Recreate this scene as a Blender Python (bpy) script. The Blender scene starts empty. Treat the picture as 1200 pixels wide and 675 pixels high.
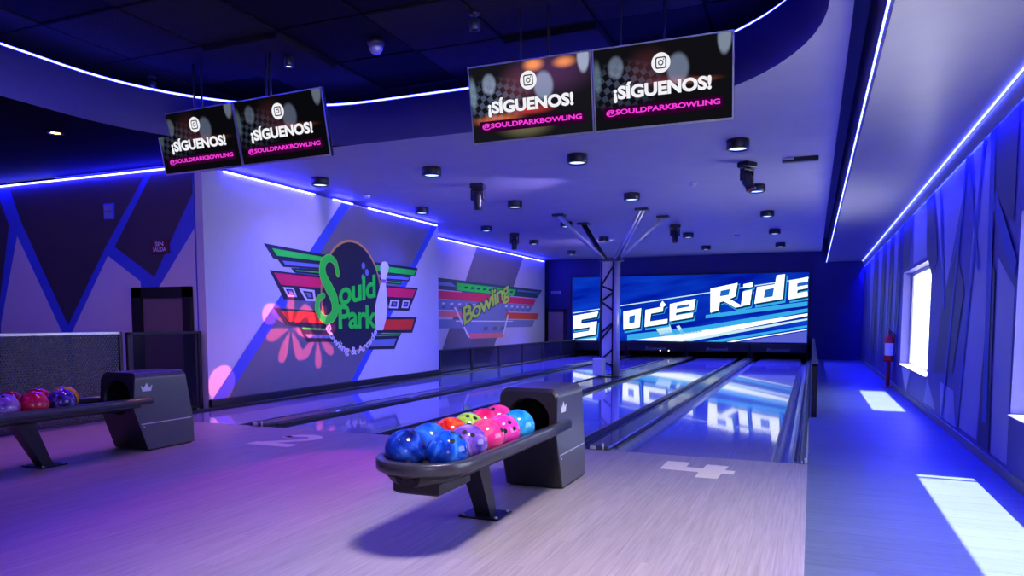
import bpy, math, random
from mathutils import Matrix, Vector
random.seed(7)
PI = math.pi
scn = bpy.context.scene
col = scn.collection

# ------------------------------------------------------------------ mesh helper
class MB:
    def __init__(s):
        s.v = []; s.f = []; s.m = []; s.sm = []; s.mi = 0
    def face(s, pts, smooth=False):
        n = len(s.v); s.v += [tuple(p) for p in pts]
        s.f.append(tuple(range(n, n + len(pts)))); s.m.append(s.mi); s.sm.append(smooth)
    def raw(s, vs, fs, smooth=False):
        n = len(s.v); s.v += [tuple(p) for p in vs]
        for f in fs:
            s.f.append(tuple(n + i for i in f)); s.m.append(s.mi); s.sm.append(smooth)
    def box(s, x0, x1, y0, y1, z0, z1, bev=0.0):
        if bev <= 0:
            vs = [(x, y, z) for x in (x0, x1) for y in (y0, y1) for z in (z0, z1)]
            s.raw(vs, [(0, 1, 3, 2), (4, 6, 7, 5), (0, 4, 5, 1), (2, 3, 7, 6), (0, 2, 6, 4), (1, 5, 7, 3)])
            return
        b = min(bev, (x1 - x0) * .49, (y1 - y0) * .49, (z1 - z0) * .49)
        rings = []
        for z, i in ((z0, b), (z0 + b, 0), (z1 - b, 0), (z1, b)):
            a0, a1, c0, c1 = x0 + i, x1 - i, y0 + i, y1 - i
            rings.append([(a0 + b, c0, z), (a1 - b, c0, z), (a1, c0 + b, z), (a1, c1 - b, z),
                          (a1 - b, c1, z), (a0 + b, c1, z), (a0, c1 - b, z), (a0, c0 + b, z)])
        s.loft(rings, cap=True)
    def loft(s, rings, cap=True, closed=True, smooth=False):
        n = len(rings[0]); vs = [p for r in rings for p in r]; fs = []
        for i in range(len(rings) - 1):
            for j in range(n if closed else n - 1):
                k = (j + 1) % n
                fs.append((i * n + j, i * n + k, (i + 1) * n + k, (i + 1) * n + j))
        s.raw(vs, fs, smooth)
        if cap:
            s.face(list(reversed(rings[0]))); s.face(rings[-1])
    def tube(s, path, r, n=10, cap=True, r2=None):
        path = [Vector(p) for p in path]; rings = []
        up = None
        for i, p in enumerate(path):
            t = ((path[min(i + 1, len(path) - 1)] - p).normalized() + (p - path[max(i - 1, 0)]).normalized())
            t = t.normalized()
            if up is None:
                up = Vector((0, 0, 1)) if abs(t.z) < .9 else Vector((1, 0, 0))
            a = t.cross(up).normalized(); b = a.cross(t).normalized(); up = b
            rr = r if r2 is None else r + (r2 - r) * i / (len(path) - 1)
            rings.append([tuple(p + a * math.cos(2 * PI * k / n) * rr + b * math.sin(2 * PI * k / n) * rr) for k in range(n)])
        s.loft(rings, cap=cap, smooth=True)
    def lathe(s, prof, c=(0, 0, 0), n=24, M=None):
        rings = []
        for r, z in prof:
            ring = []
            for k in range(n):
                a = 2 * PI * k / n
                p = Vector((r * math.cos(a), r * math.sin(a), z))
                if M: p = M @ p
                ring.append((p.x + c[0], p.y + c[1], p.z + c[2]))
            rings.append(ring)
        s.loft(rings, cap=True, smooth=True)
    def sphere(s, c, r, n=32, m=18):
        rings = [[(c[0] + r * math.sin(PI * i / m) * math.cos(2 * PI * k / n), c[1] + r * math.sin(PI * i / m) * math.sin(2 * PI * k / n),
                   c[2] - r * math.cos(PI * i / m)) for k in range(n)] for i in range(1, m)]
        s.loft(rings, cap=False, smooth=True)
        b, t = (c[0], c[1], c[2] - r), (c[0], c[1], c[2] + r)
        for k in range(n):
            s.face([rings[0][(k + 1) % n], rings[0][k], b], True)
            s.face([rings[-1][k], rings[-1][(k + 1) % n], t], True)
    def poly(s, pts, fn):
        s.face([fn(*p) for p in pts])
    def prism(s, pts, fa, fb):
        a = [fa(*p) for p in pts]; b = [fb(*p) for p in pts]
        s.loft([a, b], cap=True)
    def merge(s, vs, fs):
        s.raw(vs, fs)
    def build(s, name, mats, parent=None, weld=True):
        me = bpy.data.meshes.new(name)
        me.from_pydata(s.v, [], s.f)
        if not isinstance(mats, (list, tuple)): mats = [mats]
        for m in mats: me.materials.append(m)
        for p, mi, sm in zip(me.polygons, s.m, s.sm):
            p.material_index = mi; p.use_smooth = sm
        me.update()
        if weld:
            import bmesh
            bm = bmesh.new(); bm.from_mesh(me)
            bmesh.ops.remove_doubles(bm, verts=bm.verts, dist=1e-5)
            bmesh.ops.recalc_face_normals(bm, faces=bm.faces)
            bm.to_mesh(me); bm.free()
        o = bpy.data.objects.new(name, me); col.objects.link(o)
        if parent: o.parent = parent
        return o

def tag(o, label=None, cat=None, group=None, kind=None):
    if label: o['label'] = label
    if cat: o['category'] = cat
    if group: o['group'] = group
    if kind or cat: o['kind'] = kind or 'thing'
    return o
def empty(name, loc, rz=0):
    o = bpy.data.objects.new(name, None); o.location = loc; o.rotation_euler = (0, 0, rz)
    o.empty_display_size = .1; col.objects.link(o); return o
def copy_tree(o, parent=None):
    c = o.copy(); col.objects.link(c)
    if parent: c.parent = parent
    for ch in list(o.children): copy_tree(ch, c)
    return c
def struct(o): o['kind'] = 'structure'; return o

def text_mesh(txt, size=1, offset=0.0, shear=0.0, spacing=1.0, align='CENTER'):
    cu = bpy.data.curves.new('lettering', 'FONT')
    cu.body = txt; cu.size = size; cu.offset = offset; cu.shear = shear; cu.space_character = spacing
    cu.align_x = align; cu.fill_mode = 'FRONT'; cu.resolution_u = 4
    ob = bpy.data.objects.new('lettering', cu); col.objects.link(ob)
    dg = bpy.context.evaluated_depsgraph_get(); dg.update()
    me = bpy.data.meshes.new_from_object(ob.evaluated_get(dg))
    vs = [tuple(v.co) for v in me.vertices]; fs = [tuple(p.vertices) for p in me.polygons]
    bpy.data.objects.remove(ob); bpy.data.curves.remove(cu); bpy.data.meshes.remove(me)
    return vs, fs
def add_text(mb, txt, fn, size=1, box=None, **k):
    """fn maps (u, v) to a point; box = (u0, u1, v0, v1) fits the lettering into a rectangle"""
    vs, fs = text_mesh(txt, size, **k)
    if box:
        xs = [v[0] for v in vs]; ys = [v[1] for v in vs]
        a, b, c, d = min(xs), max(xs), min(ys), max(ys)
        vs = [(box[0] + (v[0] - a) / (b - a) * (box[1] - box[0]), box[2] + (v[1] - c) / (d - c) * (box[3] - box[2])) for v in vs]
    mb.raw([fn(v[0], v[1]) for v in vs], fs)
def stroke(mb, pts, w, fn, sub=8):
    """thick rounded brush stroke through 2D points (Catmull-Rom), w a width or a list of widths"""
    if not isinstance(w, (list, tuple)): w = [w] * len(pts)
    P = [pts[0]] + list(pts) + [pts[-1]]; W = [w[0]] + list(w) + [w[-1]]
    L = []
    for i in range(1, len(P) - 2):
        for k in range(sub):
            t = k / sub
            def cr(a, b, c, d): return .5 * (2 * b + (c - a) * t + (2 * a - 5 * b + 4 * c - d) * t * t + (3 * b - a - 3 * c + d) * t ** 3)
            L.append((cr(P[i - 1][0], P[i][0], P[i + 1][0], P[i + 2][0]), cr(P[i - 1][1], P[i][1], P[i + 1][1], P[i + 2][1]), W[i] * (1 - t) + W[i + 1] * t))
    L.append((P[-2][0], P[-2][1], W[-2]))
    A = []; B = []
    for i, (x, y, ww) in enumerate(L):
        x0, y0, _ = L[max(i - 1, 0)]; x1, y1, _ = L[min(i + 1, len(L) - 1)]
        dx, dy = x1 - x0, y1 - y0; l = math.hypot(dx, dy) or 1
        A.append((x - dy / l * ww / 2, y + dx / l * ww / 2)); B.append((x + dy / l * ww / 2, y - dx / l * ww / 2))
    n = len(L)
    mb.raw([fn(*p) for p in A + B], [(i, i + 1, n + i + 1, n + i) for i in range(n - 1)])
    for x, y, ww in (L[0], L[-1]):
        mb.face([fn(x + ww / 2 * math.cos(2 * PI * k / 14), y + ww / 2 * math.sin(2 * PI * k / 14)) for k in range(14)])

# ------------------------------------------------------------------ materials
def mat(name, rgb, rough=.5, metal=0, noise=0, nscale=20, coat=0, spec=.5, bump=0, stretch=(1, 1, 1), emit=None, estr=0):
    m = bpy.data.materials.new(name); m.use_nodes = True
    nt = m.node_tree; b = nt.nodes['Principled BSDF']
    b.inputs['Base Color'].default_value = (*rgb, 1); b.inputs['Roughness'].default_value = rough
    b.inputs['Metallic'].default_value = metal; b.inputs['Specular IOR Level'].default_value = spec
    b.inputs['Coat Weight'].default_value = coat; b.inputs['Coat Roughness'].default_value = .05
    tc = nt.nodes.new('ShaderNodeTexCoord'); mp = nt.nodes.new('ShaderNodeMapping'); mp.inputs['Scale'].default_value = stretch
    nz = nt.nodes.new('ShaderNodeTexNoise'); nz.inputs['Scale'].default_value = nscale; nz.inputs['Detail'].default_value = 3
    nt.links.new(tc.outputs['Object'], mp.inputs[0]); nt.links.new(mp.outputs[0], nz.inputs['Vector'])
    if noise:
        rp = nt.nodes.new('ShaderNodeValToRGB')
        rp.color_ramp.elements[0].position = .3; rp.color_ramp.elements[1].position = .7
        rp.color_ramp.elements[0].color = (*[c * (1 - noise) for c in rgb], 1)
        rp.color_ramp.elements[1].color = (*[min(1, c * (1 + noise)) for c in rgb], 1)
        nt.links.new(nz.outputs[0], rp.inputs[0]); nt.links.new(rp.outputs[0], b.inputs['Base Color'])
    if bump:
        bp = nt.nodes.new('ShaderNodeBump'); bp.inputs['Strength'].default_value = bump; bp.inputs['Distance'].default_value = .01
        nt.links.new(nz.outputs[0], bp.inputs['Height']); nt.links.new(bp.outputs[0], b.inputs['Normal'])
    if emit:
        b.inputs['Emission Color'].default_value = (*emit, 1); b.inputs['Emission Strength'].default_value = estr
    return m
def emis(name, rgb, s):
    m = bpy.data.materials.new(name); m.use_nodes = True
    nt = m.node_tree; nt.nodes.clear()
    e = nt.nodes.new('ShaderNodeEmission'); e.inputs[0].default_value = (*rgb, 1); e.inputs[1].default_value = s
    o = nt.nodes.new('ShaderNodeOutputMaterial'); nt.links.new(e.outputs[0], o.inputs[0]); return m
def N(nt, t, **kw):
    n = nt.nodes.new(t)
    for k, v in kw.items(): setattr(n, k, v)
    return n
def math_node(nt, op, a, b=None, clamp=False):
    n = nt.nodes.new('ShaderNodeMath'); n.operation = op; n.use_clamp = clamp
    for i, x in enumerate((a, b)):
        if x is None: continue
        if isinstance(x, (int, float)): n.inputs[i].default_value = x
        else: nt.links.new(x, n.inputs[i])
    return n.outputs[0]

def wood_mat(name, c0, c1, board, along, rough, coat=0.0, seam=.55, spec=.5, tint=.12):
    """boards of a given width running along 'X' or 'Y', with fine grain streaks"""
    m = bpy.data.materials.new(name); m.use_nodes = True
    nt = m.node_tree; b = nt.nodes['Principled BSDF']; L = nt.links.new
    tc = N(nt, 'ShaderNodeTexCoord'); sp = N(nt, 'ShaderNodeSeparateXYZ'); L(tc.outputs['Object'], sp.inputs[0])
    across, lon = (sp.outputs[0], sp.outputs[1]) if along == 'Y' else (sp.outputs[1], sp.outputs[0])
    q = math_node(nt, 'DIVIDE', across, board)
    idx = math_node(nt, 'FLOOR', q); fr = math_node(nt, 'FRACT', q)
    off = N(nt, 'ShaderNodeTexWhiteNoise', noise_dimensions='1D'); L(idx, off.inputs['W'])
    seg = math_node(nt, 'FLOOR', math_node(nt, 'ADD', math_node(nt, 'DIVIDE', lon, 1.3), math_node(nt, 'MULTIPLY', off.outputs[0], 7)))
    wn = N(nt, 'ShaderNodeTexWhiteNoise', noise_dimensions='2D')
    cv = N(nt, 'ShaderNodeCombineXYZ'); L(idx, cv.inputs[0]); L(seg, cv.inputs[1]); L(cv.outputs[0], wn.inputs['Vector'])
    gv = N(nt, 'ShaderNodeCombineXYZ'); L(math_node(nt, 'MULTIPLY', across, 90), gv.inputs[0]); L(math_node(nt, 'MULTIPLY', lon, 3.0), gv.inputs[1]); L(wn.outputs[0], gv.inputs[2])
    nz = N(nt, 'ShaderNodeTexNoise'); nz.inputs['Scale'].default_value = 1; nz.inputs['Detail'].default_value = 4; L(gv.outputs[0], nz.inputs['Vector'])
    t = math_node(nt, 'ADD', math_node(nt, 'MULTIPLY', math_node(nt, 'SUBTRACT', nz.outputs[0], .5), 1.6), math_node(nt, 'ADD', math_node(nt, 'MULTIPLY', wn.outputs[0], tint * 2), .5 - tint), clamp=True)
    mx = N(nt, 'ShaderNodeMix', data_type='RGBA'); L(t, mx.inputs[0]); mx.inputs[6].default_value = (*c0, 1); mx.inputs[7].default_value = (*c1, 1)
    e = math_node(nt, 'LESS_THAN', fr, .03)
    m2 = N(nt, 'ShaderNodeMix', data_type='RGBA', blend_type='MULTIPLY'); L(math_node(nt, 'MULTIPLY', e, 1 - seam), m2.inputs[0]); L(mx.outputs[2], m2.inputs[6]); m2.inputs[7].default_value = (.1, .1, .1, 1)
    L(m2.outputs[2], b.inputs['Base Color'])
    b.inputs['Roughness'].default_value = rough; b.inputs['Coat Weight'].default_value = coat; b.inputs['Coat Roughness'].default_value = .03
    b.inputs['Specular IOR Level'].default_value = spec
    bp = N(nt, 'ShaderNodeBump'); bp.inputs['Strength'].default_value = .06; bp.inputs['Distance'].default_value = .003; L(nz.outputs[0], bp.inputs['Height'])
    if rough > .2: L(bp.outputs[0], b.inputs['Normal'])
    return m

M = {}
M['approach'] = wood_mat('pale_maple_boards', (.27, .235, .235), (.45, .40, .39), .062, 'Y', .42, seam=.7, spec=.35)
M['lane'] = wood_mat('blue_lit_lane_boards', (.36, .35, .62), (.50, .48, .80), .027, 'Y', .07, coat=.6, seam=.8, tint=.08)  # blue light on the lanes is tinted into the board colours
M['aisle'] = wood_mat('grey_vinyl_planks', (.075, .10, .14), (.135, .175, .225), .19, 'X', .48, seam=.6, spec=.3)
M['dark_floor'] = mat('dark_concrete', (.09, .08, .09), .6, noise=.2)
M['ceil'] = mat('pale_plaster_ceiling', (.43, .42, .45), .55, noise=.04, nscale=3)
M['soffit'] = mat('smooth_soffit_paint', (.58, .57, .58), .32, noise=.03, nscale=3)
M['black_ceil'] = mat('black_ceiling_paint', (.004, .0038, .0045), .8, noise=.3, spec=.05)
M['tile'] = mat('dark_acoustic_tile', (.02, .0185, .019), .9, noise=.35, nscale=60, bump=.3, spec=.08)
M['tile2'] = mat('darker_acoustic_tile', (.007, .0065, .007), .9, noise=.35, nscale=60, spec=.08)
M['fascia'] = mat('fascia_paint', (.13, .115, .48), .5, noise=.03)
M['wall_white'] = mat('white_wall_paint', (.70, .69, .74), .55, noise=.03, nscale=2)
M['wall_grey'] = mat('grey_wall_paint', (.17, .165, .19), .55, noise=.05, nscale=2)
M['wall_mid'] = mat('mid_grey_wall_paint', (.30, .30, .34), .5, noise=.05, nscale=2)
M['wall_dark'] = mat('charcoal_wall_paint', (.055, .05, .06), .6, noise=.08, nscale=2)
M['wall_blue'] = mat('blue_wall_paint', (.05, .10, .72), .5, noise=.05, nscale=2)
M['wall_navy'] = mat('navy_wall_paint', (.03, .03, .10), .6, noise=.08, nscale=2)
M['black'] = mat('black_trim', (.012, .012, .014), .4, noise=.2)
M['black_plastic'] = mat('satin_black_plastic', (.018, .018, .021), .33, noise=.15, nscale=80, bump=.08)
M['void'] = mat('deep_black_lining', (.004, .004, .004), .8, noise=.1)
M['silver'] = mat('brushed_grey_metal', (.17, .17, .18), .36, metal=.75, noise=.06, nscale=30, stretch=(1, 1, 20))
M['side_grey'] = mat('grey_side_panel', (.13, .13, .145), .3, metal=.4, noise=.06, nscale=40)
M['steel'] = mat('satin_steel', (.72, .72, .76), .3, metal=.55, noise=.05)
M['gunmetal'] = mat('gunmetal_rail', (.09, .09, .10), .3, metal=.6, noise=.08)
M['white_plastic'] = mat('white_plastic', (.75, .75, .78), .4, noise=.03)
M['cream'] = mat('cream_floor_inlay', (.98, .88, .62), .4, noise=.03)
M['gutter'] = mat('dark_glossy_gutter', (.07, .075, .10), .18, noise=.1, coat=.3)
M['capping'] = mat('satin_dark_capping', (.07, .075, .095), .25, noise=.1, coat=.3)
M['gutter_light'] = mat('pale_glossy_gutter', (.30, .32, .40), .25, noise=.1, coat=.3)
M['red'] = mat('red_enamel', (.62, .02, .03), .3, noise=.05)
M['paper'] = mat('white_label', (.85, .85, .88), .5, noise=.02)
M['darkred'] = mat('dark_red_sign', (.13, .012, .02), .5, noise=.05)
M['door'] = mat('brown_door_leaf', (.20, .15, .14), .5, noise=.15, stretch=(8, 8, 1))
M['green'] = mat('vivid_green_paint', (.02, .92, .04), .5, noise=.03)
M['lime'] = mat('lime_paint', (.55, .95, .06), .5, noise=.03)
M['pink'] = mat('vivid_pink_paint', (1.0, .015, .09), .5, noise=.03)
M['orange'] = mat('vivid_red_orange_paint', (1.0, .05, .01), .5, noise=.03)
M['salmon'] = mat('salmon_paint', (1.0, .22, .2), .5, noise=.03)
M['gold'] = mat('gold_paint', (.75, .38, .08), .5, noise=.03)
M['ink'] = mat('dark_navy_ink_paint', (.012, .014, .03), .5, noise=.05)
M['slate'] = mat('slate_blue_paint', (.22, .28, .5), .5, noise=.03)
M['dkgreen'] = mat('dark_teal_paint', (.02, .10, .09), .5, noise=.05)
M['paint_white'] = mat('white_emblem_paint', (.92, .90, .95), .5, noise=.02)
M['violet'] = mat('violet_paint', (.55, .08, .75), .5, noise=.03)
M['led'] = emis('blue_led_glow', (.013, .013, 1.0), 200)
M['led_bay'] = emis('bay_led_glow', (.02, .022, 1.0), 60)
M['led_side'] = emis('ice_blue_led_glow', (.06, .075, 1.0), 22)
M['lens'] = emis('downlight_lens', (.35, .45, 1.0), 3.2)
M['lens_warm'] = emis('warm_downlight_lens', (1.0, .55, .15), 16)
M['lens_off'] = mat('dim_lens', (.05, .05, .09), .2, noise=.1)
M['lens_red'] = mat('red_front_lens', (.25, .05, .05), .2, noise=.1)
M['scr_white'] = emis('display_white', (.95, .95, 1.0), .95)
M['scr_magenta'] = emis('display_magenta', (1.0, .05, .75), 1)
M['scr_plum'] = emis('display_plum', (.03, .0, .024), 1)
M['scr_black'] = emis('display_black', (.01, .01, .012), 1)

def glass_mat():
    m = bpy.data.materials.new('clear_glass'); m.use_nodes = True
    nt = m.node_tree; nt.nodes.clear(); L = nt.links.new
    t = N(nt, 'ShaderNodeBsdfTransparent'); t.inputs[0].default_value = (.95, .97, 1, 1)
    g = N(nt, 'ShaderNodeBsdfGlossy'); g.inputs['Roughness'].default_value = .05
    lw_ = N(nt, 'ShaderNodeLayerWeight'); f5 = math_node(nt, 'ADD', math_node(nt, 'MULTIPLY', math_node(nt, 'POWER', lw_.outputs['Facing'], 5), .35), .03)
    mx = N(nt, 'ShaderNodeMixShader'); L(f5, mx.inputs[0]); L(t.outputs[0], mx.inputs[1]); L(g.outputs[0], mx.inputs[2])
    o = N(nt, 'ShaderNodeOutputMaterial'); L(mx.outputs[0], o.inputs[0]); return m
M['glass'] = glass_mat()
def tinted(name, rgb, opac, rough=.15):
    m = bpy.data.materials.new(name); m.use_nodes = True
    nt = m.node_tree; b = nt.nodes['Principled BSDF']; L = nt.links.new
    b.inputs['Base Color'].default_value = (*rgb, 1); b.inputs['Roughness'].default_value = rough; b.inputs['Alpha'].default_value = opac
    return m
M['tinted'] = tinted('smoked_panel', (.03, .03, .06), .72)
M['smoked'] = tinted('smoked_glass', (.02, .02, .03), .45, .12)
def perforated():
    m = bpy.data.materials.new('perforated_steel'); m.use_nodes = True
    nt = m.node_tree; b = nt.nodes['Principled BSDF']; L = nt.links.new
    b.inputs['Base Color'].default_value = (.07, .07, .075, 1); b.inputs['Metallic'].default_value = .9; b.inputs['Roughness'].default_value = .42
    tc = N(nt, 'ShaderNodeTexCoord'); sp = N(nt, 'ShaderNodeSeparateXYZ'); L(tc.outputs['Object'], sp.inputs[0])
    p = .03
    def grid(dy, dz):
        fy = math_node(nt, 'SUBTRACT', math_node(nt, 'FRACT', math_node(nt, 'ADD', math_node(nt, 'DIVIDE', sp.outputs[1], p), dy)), .5)
        fz = math_node(nt, 'SUBTRACT', math_node(nt, 'FRACT', math_node(nt, 'ADD', math_node(nt, 'DIVIDE', sp.outputs[2], p * 1.73), dz)), .5)
        fz = math_node(nt, 'MULTIPLY', fz, 1.73)
        return math_node(nt, 'ADD', math_node(nt, 'MULTIPLY', fy, fy), math_node(nt, 'MULTIPLY', fz, fz))
    d = math_node(nt, 'MINIMUM', grid(0, 0), grid(.5, .5))
    a = math_node(nt, 'GREATER_THAN', d, .085)
    L(a, b.inputs['Alpha'])
    return m
M['perforated'] = perforated()

def ball_mat(name, c0, c1, c2, scale=7, p=.5):
    m = bpy.data.materials.new(name); m.use_nodes = True
    nt = m.node_tree; b = nt.nodes['Principled BSDF']; L = nt.links.new
    tc = N(nt, 'ShaderNodeTexCoord'); nz = N(nt, 'ShaderNodeTexNoise'); nz.inputs['Scale'].default_value = scale; nz.inputs['Detail'].default_value = 5; nz.inputs['Distortion'].default_value = 1.6
    L(tc.outputs['Object'], nz.inputs['Vector'])
    r = N(nt, 'ShaderNodeValToRGB'); e = r.color_ramp.elements
    e[0].position = p - .17; e[0].color = (*c0, 1); e[1].position = p + .2; e[1].color = (*c2, 1)
    x = e.new(p); x.color = (*c1, 1)
    L(nz.outputs[0], r.inputs[0]); L(r.outputs[0], b.inputs['Base Color'])
    b.inputs['Roughness'].default_value = .14; b.inputs['Coat Weight'].default_value = .5; b.inputs['Coat Roughness'].default_value = .03
    return m

# ------------------------------------------------------------------ setting
LX4 = (-1.315, -.265); LX3 = (-2.995, -1.945); LX2 = (-4.91, -3.86); LX1 = (-6.59, -5.54)
FOUL, END, BACK, REAR = 5.85, 23.0, 22.0, -4.5
WX, W1, W2 = 1.256, -6.85, -7.8
CZ = 3.0

mb = MB(); mb.box(-6.97, 0, REAR, FOUL, -.55, 0)
floor = struct(mb.build('floor', M['approach']))
# number inlays
mb = MB(); up = lambda x, y: (x, y, .0015)
mb.mi = 0
four = [(-1.0, 5.58), (-.83, 5.58), (-.83, 5.40), (-.71, 5.385), (-.70, 5.55), (-.54, 5.54), (-.55, 5.385), (-.48, 5.38), (-.48, 5.25), (-.56, 5.25), (-.57, 5.06), (-.72, 5.06), (-.72, 5.24), (-1.0, 5.26)]
mb.poly(four, up); mb.build('number_inlay', M['cream'], floor)['label'] = 'cream numeral 4 set into the boards'
mb = MB()
stroke(mb, [(-4.50, 5.40), (-4.42, 5.50), (-4.30, 5.52), (-4.21, 5.44), (-4.22, 5.33), (-4.34, 5.20), (-4.50, 5.06)], [.10, .11, .12, .13, .12, .11, .11], up)
mb.poly([(-4.58, 5.09), (-4.58, 4.95), (-4.12, 4.95), (-4.12, 5.09)], lambda x, y: (x, y, .0018))
mb.build('number_inlay', M['cream'], floor)['label'] = 'cream numeral 2 set into the boards'
mb = MB(); mb.box(0, WX, REAR, BACK, -.55, 0)
struct(mb.build('floor_aisle', M['aisle']))
mb = MB(); mb.box(-12, -6.97, REAR, 6.85, -.75, -.55); mb.box(-9.5, -6.97, 6.85, BACK + .2, -.75, -.55)
struct(mb.build('floor_lower', M['dark_floor']))
mb = MB(); mb.box(-6.97, 0, FOUL, END + .6, -.55, -.16)
struct(mb.build('floor_lane_bed', M['black']))

# ceiling: plate with a round-cornered bay open to the darker ceiling above
def bay(z, y0=REAR):
    pts = [(.04, y0), (.04, 4.85)]
    for k in range(1, 17):
        a = PI / 2 * k / 16; pts.append((-1.96 + 2.0 * math.cos(a), 4.85 + 2.0 * math.sin(a)))
    for k in range(0, 17):
        a = PI / 2 + PI / 2 * k / 16; pts.append((-4.48 + 2.0 * math.cos(a), 4.85 + 2.0 * math.sin(a)))
    pts.append((-6.48, y0))
    return pts
curve = bay(CZ)
mb = MB()
# strips between the bay outline and the outer rectangle
inner = curve
ir = [(p[0], p[1]) for p in inner]
fl = lambda pts, z=CZ: mb.face([(x, y, z) for x, y in pts])
SX = .175
fl([(.04, REAR), (SX, REAR), (SX, 4.85), (.04, 4.85)])
arc1 = ir[1:18]; arc2 = ir[18:35]
mb.face([(SX, 4.85, CZ), (SX, 6.85, CZ)] + [(x, y, CZ) for x, y in reversed(arc1)])
fl([(-6.0, 6.85), (SX, 6.85), (SX, BACK + .1), (-6.0, BACK + .1)])
fl([(-9.5, 6.85), (-6.0, 6.85), (-6.0, BACK + .1), (-9.5, BACK + .1)])
mb.box(.33, 1.3, REAR, BACK + .1, CZ, CZ + .05)
struct(mb.build('ceiling', M['ceil']))
mb = MB()
mb.face([(-6.48, 4.85, CZ), (-6.48, 6.85, CZ)] + [(x, y, CZ) for x, y in arc2])
mb.face([(-12, REAR, CZ), (-6.48, REAR, CZ), (-6.48, 6.85, CZ), (-12, 6.85, CZ)])
struct(mb.build('ceiling_left', M['black_ceil']))
mb = MB()
top = 3.43
n = len(curve)
for i in range(n - 1):
    (x0, y0), (x1, y1) = curve[i], curve[i + 1]
    mb.face([(x0, y0, CZ), (x1, y1, CZ), (x1, y1, top), (x0, y0, top)], True)
def outset(d): 
    out = []
    for x, y in curve:
        cx = -1.96 if x > -3.2 else -4.48
        if y <= 4.85: out.append((x + (d if x > -3 else -d), y))
        else:
            dx, dy = x - cx, y - 4.85; l = math.hypot(dx, dy); out.append((x + dx / l * d, y + dy / l * d))
    return out
oc = outset(.06)
for i in range(n - 1):
    mb.face([(*curve[i], top), (*curve[i + 1], top), (*oc[i + 1], top), (*oc[i], top)])
    mb.face([(*oc[i], top), (*oc[i + 1], top), (*oc[i + 1], CZ + .001), (*oc[i], CZ + .001)])
struct(mb.build('trim_1', M['fascia']))
oc2 = outset(.03)
mb = MB(); mb.tube([(x, y, top + .016) for x, y in oc2], .013, 6)
tag(mb.build('ceiling_led_strip', M['led_bay']), 'curved glowing blue-white strip along the top edge of the rounded ceiling bay', 'light strip')
# upper dark ceiling of acoustic tiles
UZ = 3.74
mb = MB(); mb.mi = 2
mb.box(-12.1, 1.42, REAR - .12, BACK + .3, UZ, UZ + .1)
tx, ty = .92, .92
ca, sa = math.cos(.0), math.sin(.0)
for i in range(-11, 3):
    for j in range(-5, 11):
        x0, y0 = i * tx, j * ty
        if y0 + ty > 9.2 or x0 < -9.5 or x0 + tx > 1.42: continue
        r = random.random(); mb.mi = 1 if r < .3 else 0
        d = .012 if r > .3 else -.0
        if r > .93: d = .06
        mb.box(x0 + .012, x0 + tx - .012, y0 + .012, y0 + ty - .012, UZ - .014 - d, UZ + .001, .006)
struct(mb.build('ceiling_upper', [M['tile'], M['tile2'], M['black_ceil']]))

# right soffit, its vertical face, and light strips
mb = MB(); mb.box(.335, 1.20, REAR, BACK, 2.70, 2.76)
struct(mb.build('ceiling_soffit', M['soffit']))
mb = MB(); mb.box(.315, .335, REAR, BACK, 2.69, 3.34); mb.box(SX - .02, SX, REAR, BACK, CZ + .001, 3.34); mb.box(SX - .02, .335, REAR, BACK, 3.34, 3.36)
struct(mb.build('trim_3', mat('slot_navy_paint', (.07, .07, .2), .6, noise=.05)))
mb = MB(); mb.box(.304, .3145, REAR, BACK - .05, 2.686, 2.702)
tag(mb.build('ceiling_led_strip', M['led_side']), 'straight glowing strip along the soffit edge above the lanes', 'light strip')
mb = MB(); mb.box(1.201, 1.209, REAR, BACK - .05, 2.688, 2.70)
tag(mb.build('ceiling_led_strip', M['led_side']), 'straight glowing strip between the soffit and the window wall', 'light strip')
mb = MB(); mb.box(1.232, WX, REAR, BACK, 2.585, 2.76); mb.box(1.225, 1.232, REAR, BACK, 2.532, 2.76)  # front lip added to keep the deep blue strip's light off the soffit
struct(mb.build('trim_2', M['wall_mid']))
mb = MB(); mb.box(1.236, 1.252, REAR, BACK - .05, 2.565, 2.584)
tag(mb.build('ceiling_led_strip', emis('deep_blue_led_glow', (.002, .003, 1.0), 900)), 'deep blue strip tucked under the trim at the top of the window wall', 'light strip')

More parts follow.
